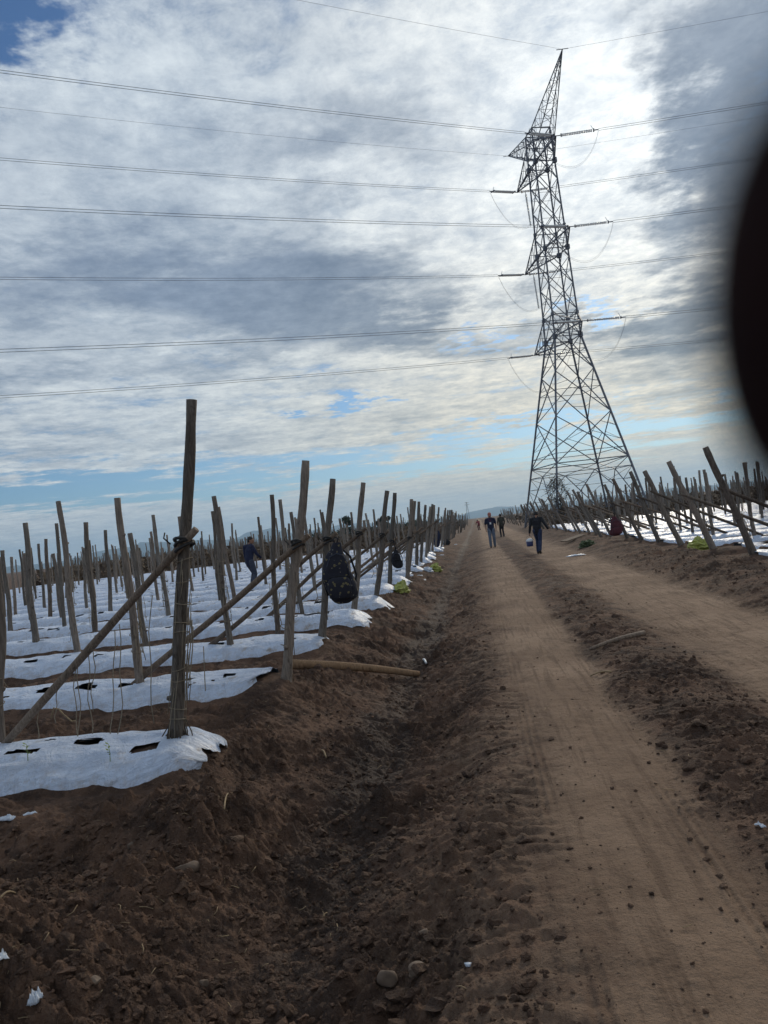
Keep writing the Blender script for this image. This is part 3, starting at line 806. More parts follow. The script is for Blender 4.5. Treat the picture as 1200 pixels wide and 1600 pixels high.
for k, (o, v) in enumerate(END_L[:24]):
    b_, att = brace(o, v, RDIR_L, (1.52, 1.42, 1.36, 1.4)[k] if k < 4 else rnd.uniform(1.2, 1.45), (2.0, 1.78, 1.7, 1.8)[k] if k < 4 else rnd.uniform(1.6, 2.0),
                    LB_L[k] if k < 4 else 'one of the brace poles on the farther end posts left of the road', GB_L, 200 + k, .034 if k < 5 else .036)
    if k < 8:
        loc = np.array(o.location); mb = MB(); rg = random.Random(k)
        c = att - loc + np.array([0, .05, 0])
        for j in range(3):
            ring = []
            for q in range(15):
                a = 2 * math.pi * q / 14
                ring.append(c + np.array([.068 * math.cos(a), .092 * math.sin(a) - .012, .02 * j - .02 + .03 * math.cos(a + j)]))
            mb.tube(ring, .013, 6)
        mb.tube([c + np.array([-.09, -.06, .01]), c + np.array([-.13, -.08, .06]), c + np.array([-.12, -.07, .10])], .006, 5)
        mb.build('lashing', M['rubber'], o)
LB_R = ['lowest right-hand brace pole, lashed to the thickest leaning post', 'second brace pole from the right edge, behind the yellow-green sack']
for k, (o, v) in enumerate(END_R[:20]):
    brace(o, v, RDIR_R, rnd.uniform(1.25, 1.45), rnd.uniform(2.0, 2.4), LB_R[k] if k < 2 else 'one of the brace poles on the farther leaning posts right of the road', GB_R, 240 + k, .038)

# twine wrapped round the nearest post, dry roots at its foot
o, v = END_L[0]
vd = v / np.linalg.norm(v)
mb = MB(); rg = random.Random(5)
for z in (.22, .30, .52, .60, .86, .93, 1.08, 1.25, 1.40):
    c = vd * (z / vd[2]); r = .060
    mb.tube([c + np.array([r * math.cos(a), r * math.sin(a), .015 * math.cos(a + z * 9)]) for a in np.linspace(0, 6.4, 15)], .0035, 5)
for i in range(16):
    a = rg.uniform(0, 6.28); z0 = rg.uniform(.4, 1.5); ln = rg.uniform(.2, .6); c = vd * (z0 / vd[2])
    x0 = np.array([.062 * math.cos(a), .062 * math.sin(a), 0])
    mb.tube([c + x0, c + x0 * 1.15 - vd * ln * .5 + np.array([rg.uniform(-.02, .02), 0, 0]), c + x0 * 1.3 - vd * ln], .003, 4)
for i in range(3):                                                  # a loose hank on the sheltered side
    pts = [vd * (u / vd[2]) + np.array([.068 + .011 * i + .01 * math.sin(8 * u + i), -.03 + .02 * math.sin(5 * u + i), 0]) for u in np.linspace(1.0 - .05 * i, .35 + .05 * i, 8)]
    mb.tube(pts, .0045, 5)
mb.build('twine', M['twine'], o)
mb = MB()
for i in range(70):
    a = rg.uniform(0, 6.28); r0 = .054; r1 = .07 + .09 * rg.random() ** 2; h = .04 + .2 * rg.random() ** 1.5
    p0 = np.array([r0 * math.cos(a), r0 * math.sin(a), 0]) + vd * h
    p2 = np.array([r1 * math.cos(a + .3), r1 * math.sin(a + .3), rg.uniform(-.03, .02)])
    mb.tube([p0, (p0 + p2) / 2 + np.array([.015 * math.cos(a), .015 * math.sin(a), 0]), p2], [.0045, .0045, .003], 4)
mb.build('dry_root', M['brush'], o)

def strand(name, pts, r, label, cat, group, m='twine'):
    c = np.asarray(pts[0], float); mb = MB(); mb.tube([np.asarray(p) - c for p in pts], r, 5)
    o = mb.build(name, M[m]); o.location = c; return tag(o, label, cat, group)
# strands of dead vine hanging from the foremost brace and from the wires of the rows
for i, (px, y0, y1) in enumerate([(58, 1096, 1172), (90, 1064, 1130), (118, 1040, 1160), (122, 1036, 1185), (147, 1014, 1112), (140, 1020, 1150), (187, 975, 1150), (178, 984, 1165), (236, 930, 1130)]):
    Y = 5.74 + (275 - px) * .0027
    pts = []
    for u in np.linspace(0, 1, 8):
        p = at_y(px + 5 * math.sin(i * 2 + 4 * u) * u + 2.2 * math.sin(i + 11 * u), y0 + (y1 - y0) * u, Y); pts.append(p)
    strand('hanging_vine', pts, .0038, 'dry dead vine strand hanging below the foremost brace pole', 'vine', 'dead vine strands below the foremost brace')
pts = [at_y(x, y, 6.1) for x, y in ((80, 1122), (84, 1106), (92, 1108), (99, 1116), (112, 1127), (118, 1126))]
strand('dry_stalk', pts, .006, 'pale bent dry stalk looping over the dark furrow behind the nearest bed', 'stalk', None, 'straw')
pts = [at_y(x, y, 8.0) for x, y in ((318, 1010), (319, 1040), (321, 1080), (320, 1105))]
strand('hanging_vine', pts, .005, 'single dry vine strand hanging between the tallest and second end posts', 'vine', 'dead vine strands below the foremost brace')

mb = MB(); rg = random.Random(31)                       # tangles of twine and dead vine left on the posts of the nearer rows
for z in (.35, .55, .8, 1.0, 1.2): mb.tube([(.056 * math.cos(a), .056 * math.sin(a), z + .02 * math.cos(a + z * 7)) for a in np.linspace(0, 6.4, 13)], .004, 4)
for i in range(9):
    a = rg.uniform(0, 6.28); z0 = rg.uniform(.6, 1.3); L_ = rg.uniform(.25, .7); c = np.array([.06 * math.cos(a), .06 * math.sin(a), z0])
    mb.tube([c, c * np.array([1.4, 1.4, 1]) - np.array([0, 0, L_ * .4]), c * np.array([1.2, 1.2, 1]) + np.array([rg.uniform(-.03, .03), 0, -L_ * .75]), c * np.array([1.5, 1.5, 1]) - np.array([0, 0, L_])], .0042, 4)
tw_me = mb.mesh('twine', M['twine'])
for o_, v_ in END_L[1:9] + END_R[:5]:
    c = bpy.data.objects.new('twine', tw_me); link(c, o_)
    sk = Matrix.Identity(4); sk[0][2] = v_[0] / v_[2]; c.matrix_local = sk
for o_ in [q for q in COL.objects if q.get('group') == GRP_FL and q.location.y < 17]:
    c = bpy.data.objects.new('twine', tw_me); link(c, o_); c.rotation_euler.z = rnd.uniform(0, 6)

M['sprout'] = mottled('sprout_green', (0.16, 0.24, 0.06), (0.24, 0.30, 0.09), 30, 0.6)
for i, (px, py, lb) in enumerate([(172, 1192, 'small green seedling in the middle of the nearest white bed'), (44, 1196, 'tiny green sprout at the left end of the nearest white bed')]):
    p = gnd(px, py, .16); mb = MB(); rg = random.Random(i)
    root = empty('seedling', lb, 'seedling', (p[0], p[1], film_z(p[0], p[1])))
    mb.tube([(0, 0, -.03), (.006, 0, .06), (0, .004, .13)], [.003, .0025, .0015], 5); mb.build('stem', M['sprout'], root)
    for q in range(6):
        a = rg.uniform(0, 6.28); z = .05 + .015 * q; c = np.array([0, 0, z]); d = np.array([math.cos(a), math.sin(a), .5]) * .032; w = np.array([-math.sin(a), math.cos(a), 0]) * .009
        lf = MB(); lf.v = [tuple(c), tuple(c + d * .5 + w), tuple(c + d), tuple(c + d * .5 - w)]; lf.f = [(0, 1, 2, 3)]; lf.build('leaf', M['sprout'], root, False)

# ------------------------------------------------------------------ ground litter
def rock(name, px, py, w, hgt, label, m, seed, flat=.6, cat='stone', group=None, ang=False, sink=.46):
    p = gnd(px, py, -.1); z = gz(p[0], p[1]); p = gnd(px, py, z); z = gz(p[0], p[1])
    bm = bmesh.new(); bmesh.ops.create_icosphere(bm, subdivisions=3, radius=1)
    V = np.array([v.co for v in bm.verts]); rg = np.random.RandomState(seed)
    dirs = rg.normal(size=(9, 3)); dirs /= np.linalg.norm(dirs, axis=1)[:, None]
    for d in dirs:                                                     # chip flat facets
        lim = rg.uniform(.55, .85); k = V @ d; V -= np.outer(np.maximum(k - lim, 0) * .95, d)
    V += .07 * np.stack([pn(V[:, 1] * 3 + seed, V[:, 2] * 3, 1), pn(V[:, 0] * 3, V[:, 2] * 3 + seed, 2), pn(V[:, 0] * 3, V[:, 1] * 3 + seed, 3)], -1)
    for v, c in zip(bm.verts, V): v.co = (c[0] * w / 2, c[1] * w / 2 * .8, c[2] * hgt / 2)
    me = bpy.data.meshes.new(name); bm.to_mesh(me); bm.free(); me.materials.append(M[m])
    me.polygons.foreach_set('use_smooth', [not ang] * len(me.polygons))
    o = link(bpy.data.objects.new(name, me)); o.location = (p[0], p[1], z + hgt * (.5 - sink)); o.rotation_euler = (rg.uniform(-.3, .3), rg.uniform(-.3, .3), rg.uniform(0, 6))
    return tag(o, label, cat, group)
rock('stone', 655, 1505, .11, .07, 'flat pale brown stone with angular edges in the dark clods at the bottom', 'pale_stone', 3, ang=True, sink=.3)
rock('stone', 606, 1540, .10, .08, 'greyish stone just left of the flat pale one at the bottom', 'stone', 4)
rock('stone', 662, 1462, .07, .06, 'small dark stone just above the flat pale one at the bottom', 'stone', 5)
rock('stone', 144, 1504, .055, .035, 'small tan stone in the soil right of the crumpled wrapper', 'pale_stone', 6, ang=True)
rock('stone', 203, 1312, .06, .05, 'rounded grey stone in the dark soil below the nearest white bed', 'stone', 7)
rock('stone', 295, 1342, .16, .08, 'broad flat brown stone half buried in the bank below the nearest bed', 'stone', 8)
rock('stone', 732, 1508, .035, .02, 'tiny whitish pebble right of the flat pale stone', 'scrap', 9)
rock('stone', 318, 1525, .06, .05, 'dark round clod-like stone in the soil at the bottom left of centre', 'stone', 10)


def crumple(name, px, py, w, d, label, m, seed, cat, z=None, up=.04, group=None):
    p = gnd(px, py, z if z is not None else -.05); zz = gz(p[0], p[1]); p = gnd(px, py, zz + up * .4) if z is None else p
    if z is None: zz = gz(p[0], p[1])
    n = 14; u = np.linspace(-1, 1, n); U, Vv = np.meshgrid(u, u)
    rr = 1 + .35 * pn(np.arctan2(Vv, U) * 1.5 + seed, U * 0, 3)
    X = U * w / 2 * rr; Y = Vv * d / 2 * rr
    Z = up * (.55 + .9 * np.abs(pn(U * 1.9 + seed, Vv * 1.9, 7)) + .5 * pn(U * 4 + seed, Vv * 4, 8)) * (1 - .8 * np.maximum(np.abs(U), np.abs(Vv)) ** 4) + .004
    V = np.stack([X, Y, Z], -1).reshape(-1, 3)
    Q = np.array([(i * n + j, i * n + j + 1, (i + 1) * n + j + 1, (i + 1) * n + j) for i in range(n - 1) for j in range(n - 1)])
    o = link(bpy.data.objects.new(name, np_mesh(name, V, Q, M[m]))); o.location = (p[0], p[1], zz); o.rotation_euler.z = seed
    md = o.modifiers.new('thick', 'SOLIDIFY'); md.thickness = .002
    return tag(o, label, cat, group)
crumple('plastic_scrap', 52, 1532, .06, .035, 'crumpled bluish white plastic wrapper lying in the dark soil', 'scrap', 1.3, 'litter')
crumple('plastic_scrap', 2, 1484, .07, .04, 'white torn plastic scrap cut by the left edge of the photo', 'paper', 2.1, 'litter', up=.02)
crumple('plastic_scrap', 45, 1253, .09, .03, 'thin white plastic strip lying in front of the nearest white bed', 'scrap', .2, 'litter', up=.015)
crumple('plastic_scrap', 240, 1233, .05, .035, 'pale greenish leaf-like scrap in the soil under the nearest bed', 'lime', .9, 'litter', up=.015)
crumple('plastic_scrap', 8, 1240, .10, .05, 'pale plastic shred at the left edge beneath the nearest bed', 'scrap', 2.9, 'litter', up=.03)
crumple('plastic_scrap', 900, 868, .6, .22, 'flat white plastic sheet lying on the verge right of the walkers', 'scrap', .1, 'litter', up=.05)
crumple('plastic_scrap', 1185, 1272, .05, .02, 'small white scrap in the dark strip at the right edge', 'scrap', 1.9, 'litter', up=.015)
for i, (px, py) in enumerate([(655, 895), (668, 872), (690, 868), (712, 852), (661, 905)]):
    crumple('plastic_scrap', px, py, .22, .14, 'small white film scrap on the far bank of the ditch', 'scrap', i * 1.1, 'litter', up=.05, group='white film scraps on the far bank')

def stick(name, a, b, r0, r1, label, cat, m, za=None, lift=.0, bend=.02, n=9):
    pts = []
    P = []
    for (px, py) in (a, b):
        p = gnd(px, py, -.05); z = gz(p[0], p[1]); p = gnd(px, py, z); P.append(np.array([p[0], p[1], gz(p[0], p[1], False)]))
    N_ = 10
    zs = [gz(*(P[0] + (P[1] - P[0]) * i / N_)[:2]) for i in range(N_ + 1)]
    # a stiff stick rests on the highest ground under it
    u = np.linspace(0, 1, N_ + 1); k1 = np.polyfit(u, zs, 1); line = np.polyval(k1, u); line = line + max(np.array(zs) - line) * .35 + r0 * .5 + lift
    for i in range(N_ + 1):
        q = P[0] + (P[1] - P[0]) * u[i]; q[2] = line[i] + bend * math.sin(math.pi * u[i]); pts.append(q)
    c = pts[0].copy(); mb = MB(); mb.tube([p - c for p in pts], list(np.linspace(r0, r1, N_ + 1)), n, .06)
    o = mb.build(name, M[m]); o.location = c; return tag(o, label, cat)
stick('lying_pole', (452, 1030), (655, 1056), .062, .04, 'fresh brown wooden pole lying across the ditch bank behind the second post', 'pole', 'fresh', bend=.03)
stick('stick', (1008, 998), (922, 1021), .032, .016, 'bare brown stick lying on the dark strip between the wheel tracks', 'stick', 'bark')
stick('stick', (955, 1046), (922, 1057), .010, .006, 'thin twig lying on the road just below the bare brown stick', 'stick', 'straw')
stick('stick', (662, 1034), (667, 1046), .016, .014, 'short pale peg standing in the ditch beside the end of the lying pole', 'stick', 'paper')
stick('stick', (0, 1411), (26, 1407), .006, .004, 'pale straw stalk lying on the soil at the left edge', 'stick', 'straw')
stick('stick', (352, 1282), (357, 1245), .007, .004, 'upright yellowish straw stalk on the spoil heap by the nearest bed', 'stick', 'straw')
stick('stick', (505, 1188), (512, 1204), .010, .007, 'short straw stalk on the bank left of the ditch', 'stick', 'straw')
mb = MB(); mb.box((0, 0, 0), 1.5, .30, .05)
bd = mb.build('board', M['pale_stone'], None, False); q_ = gnd(896, 849); bd.location = (q_[0], q_[1], gz(q_[0], q_[1]) + .10); bd.rotation_euler = (.12, -.10, .75)
tag(bd, 'pale flat board lying on the verge right of the person with the pail', 'board')

# clods and crumbs
def clods():
    bm = bmesh.new(); bmesh.ops.create_icosphere(bm, subdivisions=2, radius=1)
    B_ = np.array([v.co for v in bm.verts]); Fc = np.array([[v.index for v in f.verts] for f in bm.faces]); bm.free()
    rg = np.random.RandomState(12); Vs, Fs, off = [], [], 0
    N_ = 20000
    s = 1.9 + rg.exponential(2.6, N_); kind = rg.random_sample(N_)
    t = np.where(kind < .40, rg.normal(-1.0, .55, N_), np.where(kind < .54, rg.normal(1.45, .26, N_), np.where(kind < .84, rg.uniform(-4.2, -1.6, N_), np.where(kind < .93, rg.normal(4.3, .5, N_), rg.uniform(-.3, 3.5, N_)))))
    s = np.where((kind > .54) & (kind < .84), rg.uniform(2.2, 4.9, N_), s)
    s = np.where((kind >= .84) & (kind < .93), rg.uniform(6, 22, N_), s)
    sz = .0035 + rg.exponential(.0068, N_); sz = np.where(rg.random_sample(N_) < .03, sz + rg.uniform(.01, .03, N_), sz); sz = np.minimum(sz, .05); sz = np.where((t > .05) & (t < 1.0), sz * .5, sz); sz = np.where((t > 2) & (t < 3.5), sz * .5, sz)
    x, y = xy(s, t); z = terrain(x, y)
    bl, il, al = rows_b(s, t, True)
    for i in range(N_):
        if s[i] > 4.6 and t[i] < -2.2: continue
        d = rg.normal(size=(5, 3)); d /= np.linalg.norm(d, axis=1)[:, None]; V = B_.copy()
        for q in d: k = V @ q; V -= np.outer(np.maximum(k - rg.uniform(.4, .8), 0), q)
        V = V * np.array([1, rg.uniform(.6, 1), rg.uniform(.45, .8)]) * sz[i] * (1 + .15 * rg.normal(size=(len(V), 1)))
        a = rg.uniform(0, 6.28); c, s_ = math.cos(a), math.sin(a)
        V = np.stack([V[:, 0] * c - V[:, 1] * s_ + x[i], V[:, 0] * s_ + V[:, 1] * c + y[i], V[:, 2] + z[i] + sz[i] * .15], -1)
        Vs.append(V); Fs.append(Fc + off); off += len(V)
    V = np.vstack(Vs)
    me = np_mesh('soil_clods', V, np.vstack(Fs), M['soil'], False, {'track': np.repeat(rg.uniform(0, .42, len(Vs)), len(B_)), 'damp': np.repeat(rg.uniform(0, .7, len(Vs)), len(B_))})
    o = link(bpy.data.objects.new('soil_clods', me)); tag(o, 'crumbled dark soil clods strewn over the ditch banks and road verges', 'soil clods', None, 'stuff')
    mb = MB(); r2 = random.Random(3)
    for i in range(420):
        s = 2.1 + r2.expovariate(.28); t = r2.choice([r2.gauss(-1.6, .8), r2.uniform(-4, 3.5), r2.gauss(-2.2, .4)])
        x, y = xy(s, t)
        if s > 4.6 and t < -2.3: continue
        z = gz(x, y) + .006; a = r2.uniform(0, 6.28); L = r2.uniform(.015, .07)
        mb.tube([(x, y, z), (x + L * .5 * math.cos(a), y + L * .5 * math.sin(a), z + r2.uniform(.002, .012)), (x + L * math.cos(a + .2), y + L * math.sin(a + .2), z + r2.uniform(0, .02))], r2.uniform(.0012, .0026), 4)
    o = mb.build('straw_litter', M['straw']); tag(o, 'short bits of straw scattered over the bare soil', 'straw', None, 'stuff')
clods()

# ------------------------------------------------------------------ sacks and bags
def sack(px, py, w, h, label, seed, m='lime', name='sack', zb=None):
    p = gnd(px, py, .05); z = gz(p[0], p[1]) if zb is None else zb
    rg = random.Random(seed); spec = []
    for u in np.linspace(0, 1, 14):
        k = math.sin(math.pi * (u * .62 + .36)) ** .7
        spec.append(((rg.uniform(-.02, .02), rg.uniform(-.02, .02), u * h), w / 2 * k * rg.uniform(.85, 1.15), w / 2.6 * k * rg.uniform(.9, 1.1)))
    mb = MB(); mb.loft(spec, 30, 2.6)
    mb.v = [tuple(np.array(v) * (1 + .30 * float(pn(v[0] * 7 + seed, v[2] * 9 + v[1] * 5, 3)) + .16 * float(pn(v[0] * 22 + v[1] * 15, v[2] * 20 + seed, 4))) * np.array([1, 1, .9])) for v in mb.v]
    o = mb.build(name, M[m], None, False); o.location = (p[0], p[1], z - .03); o.rotation_euler.z = seed
    return tag(o, label, 'sack')
sack(627, 922, .44, .36, 'yellow-green sack on the bank edge at the end of the white beds, nearer one', 1)
sack(680, 885, .50, .36, 'yellow-green sack on the bank edge, farther along the left posts', 2)
sack(1096, 862, .60, .42, 'yellow-green sack between the leaning posts at the right', 3)
sack(918, 855, .65, .30, 'dull green sack on the verge left of the maroon backpack', 4, 'leaf')
sack(668, 888, .42, .22, 'crumpled whitish sack lying beside the farther yellow-green one', 5, 'scrap')


def hanging_bag(px, top, bot, w, Y, label, m, seed, cat='backpack', name='backpack', pocket=True, tail=False, loop=None):
    pt, pb = at_y(px[0], top, Y), at_y(px[1], bot, Y)
    h = pt[2] - pb[2]; root = empty(name, label, cat, tuple(pb))
    dx = pt[0] - pb[0]
    def cx(u): return dx * u
    spec = []
    for u, k in ((0, .35), (.03, .6), (.08, .82), (.16, .95), (.28, 1), (.45, .95), (.60, .86), (.70, .74), (.78, .58), (.86, .42), (.93, .32), (.97, .26)):
        spec.append(((cx(u) + w * .05 * math.sin(6 * u + seed), 0, u * h), w / 2 * k, w * .27 * min(1, k + .12)))
    sp2 = []                                                             # finer rings, so that the cloth can fold and sag
    for (c0, a0, b0), (c1, a1_, b1) in zip(spec[:-1], spec[1:]):
        for q in range(4): f_ = q / 4; sp2.append((tuple(np.array(c0) * (1 - f_) + np.array(c1) * f_), a0 + (a1_ - a0) * f_, b0 + (b1 - b0) * f_))
    sp2.append(spec[-1])
    mb = MB(); mb.loft(sp2, 36, 2.5)
    def fold(v):
        v = np.array(v); a = math.atan2(v[1], v[0]); k_ = 1 + .10 * float(pn(a * 1.6 + seed, v[2] * 5, 2)) + .07 * float(pn(a * 4 + v[2] * 6, v[2] * 10 + seed, 4)) - .05 * abs(float(pn(a * 2, v[2] * 16 + seed, 6)))
        return (v[0] * k_ + .014 * math.sin(v[2] * 7 + seed), v[1] * k_, v[2])
    mb.v = [fold(v) for v in mb.v]
    mb.build('bag_body', M[m], root)
    if pocket:
        mb = MB(); mb.loft([((cx(u) * 1, -w * .25, u * h), w * .38 * k, w * .12 * k) for u, k in ((.08, .6), (.11, .9), (.2, 1), (.32, 1), (.40, .85), (.43, .5))], 18, 3); mb.build('front_pocket', M[m], root)
    zp = MB(); zp.tube([(cx(u) + w * .36 * q, -w * .255 * (1 - .25 * abs(q)), h * u) for q, u in ((-1, .40), (-.95, .62), (-.6, .76), (0, .80), (.6, .76), (.95, .62), (1, .40))], .007, 5); zp.build('zip', M['greytrouser'], root)
    fl = MB(); fl.tube([(cx(.46) + w * .34 * q, -w * .30 * (1 - .3 * q * q), h * (.44 - .02 * q * q)) for q in (-1, -.5, 0, .5, 1)], .010, 5); fl.build('pocket_flap', M['black'], root)
    for sx in (-1, 1):
        st_ = MB(); pts = [(cx(.9) + sx * w * .10, .02, .90 * h), (cx(.7) + sx * w * .42, .10, .72 * h), (cx(.4) + sx * w * .56, .12, .42 * h), (cx(.12) + sx * w * .42, .06, .14 * h)]
        st_.tube(pts, w * .035, 6, 0, .5); st_.build('strap', M['black'], root)
    mb = MB(); lp = loop if loop is not None else .12
    mb.tube([(cx(.9), 0, .9 * h), (cx(1) - .03, 0, h + lp * .5), (cx(1), .03, h + lp), (cx(1) + .04, 0, h + lp * .5), (cx(.92), 0, .92 * h)], .010, 6); mb.build('carry_loop', M['black'], root)
    if tail:
        mb = MB(); mb.tube([(0.02, 0, .02), (.03, 0, -.12), (.02, .01, -.32)], .012, 6); mb.build('hanging_strap', M['black'], root)
    return root
hanging_bag((524, 534), 845, 943, .42, 10.55, 'large dark backpack with a yellowish print, hung on the third end post', 'print', 1, tail=False, loop=.05)
hanging_bag((618, 622), 858, 888, .26, 18.9, 'small black bag hung by a long strap on the sixth end post', 'black', 2, 'bag', 'bag', False, loop=.45)
hanging_bag((684, 683), 828, 855, .36, 43, 'dark navy bag hung on a far end post left of the road', 'navy', 3, 'bag', 'bag', False)
hanging_bag((697, 698), 842, 853, .5, 52, 'black and white bundle hung on a far post near the end of the left row', 'black', 4, 'bag', 'bag', False)
hanging_bag((960, 964), 806, 837, .50, 28.6, 'maroon backpack hung among the leaning posts right of the road', 'maroon', 5, loop=.7)

# ------------------------------------------------------------------ people
def chain(mb, pts, rad, n=14, flat=1.0):
    pts = [np.asarray(p, float) for p in pts]
    d0 = pts[0] - pts[1]; d1 = pts[-1] - pts[-2]
    d0 = d0 / np.linalg.norm(d0); d1 = d1 / np.linalg.norm(d1)
    P, R_ = [], []
    for a in (80, 45): P.append(pts[0] + d0 * rad[0] * math.sin(math.radians(a))); R_.append(rad[0] * math.cos(math.radians(a)))
    P += pts; R_ += list(rad)
    for a in (45, 80): P.append(pts[-1] + d1 * rad[-1] * math.sin(math.radians(a))); R_.append(rad[-1] * math.cos(math.radians(a)))
    mb.tube(P, R_, n, 0, flat)
def ellipsoid(mb, c, rx, ry, rz, n=16, m=10):
    rings = []
    for i in range(1, m):
        a = math.pi * i / m; rings.append([(c[0] + rx * math.sin(a) * math.cos(2 * math.pi * j / n), c[1] + ry * math.sin(a) * math.sin(2 * math.pi * j / n), c[2] - rz * math.cos(a)) for j in range(n)])
    mb.grid(rings)
def fuse(mb, name, m, voxel, parent, smooth=4):
    """one continuous skin out of overlapping limbs"""
    me = mb.mesh(name, None); o = bpy.data.objects.new(name, me); COL.objects.link(o)
    r = o.modifiers.new('fuse', 'REMESH'); r.mode = 'VOXEL'; r.voxel_size = voxel; r.use_smooth_shade = True
    sm = o.modifiers.new('smooth', 'SMOOTH'); sm.factor = .5; sm.iterations = smooth
    dg = bpy.context.evaluated_depsgraph_get(); me2 = bpy.data.meshes.new_from_object(o.evaluated_get(dg))
    o.modifiers.clear(); o.data = me2; me2.name = name; bpy.data.meshes.remove(me)
    me2.materials.clear(); me2.materials.append(M[m])
    me2.polygons.foreach_set('use_smooth', [True] * len(me2.polygons))
    if parent is not None: o.parent = parent
    return o


def fingers(mb, wrist, dirn, side, palm_n, k=1.0, curl=.5):
    """palm, four fingers and a thumb, relaxed"""
    w = np.asarray(wrist, float); d = np.asarray(dirn, float); d /= np.linalg.norm(d)
    sd = np.asarray(side, float); sd -= d * (sd @ d); sd /= np.linalg.norm(sd); n = np.asarray(palm_n, float); n -= d * (n @ d); n /= np.linalg.norm(n)
    for q in (-.028, -.009, .010, .028): chain(mb, [w + sd * q * .6 * k, w + (d * .05 + sd * q) * k, w + (d * .09 + sd * q) * k], [.017 * k, .016 * k, .012 * k], 8)
    for q, L in ((-.030, .062), (-.011, .075), (.010, .080), (.030, .070)):
        a = w + (d * .088 + sd * q) * k; p = [a]; ang = .15
        for f in (.45, .32, .23):
            ang += curl * .6; p.append(p[-1] + (d * math.cos(ang) + n * math.sin(ang)) * L * f * k)
        chain(mb, p, [.0095 * k, .009 * k, .008 * k, .007 * k], 8)
    p = [w + (d * .025 + sd * .03) * k, w + (d * .055 + sd * .052 + n * .01) * k, w + (d * .085 + sd * .058 + n * .022) * k]
    chain(mb, p, [.013 * k, .011 * k, .009 * k], 8)


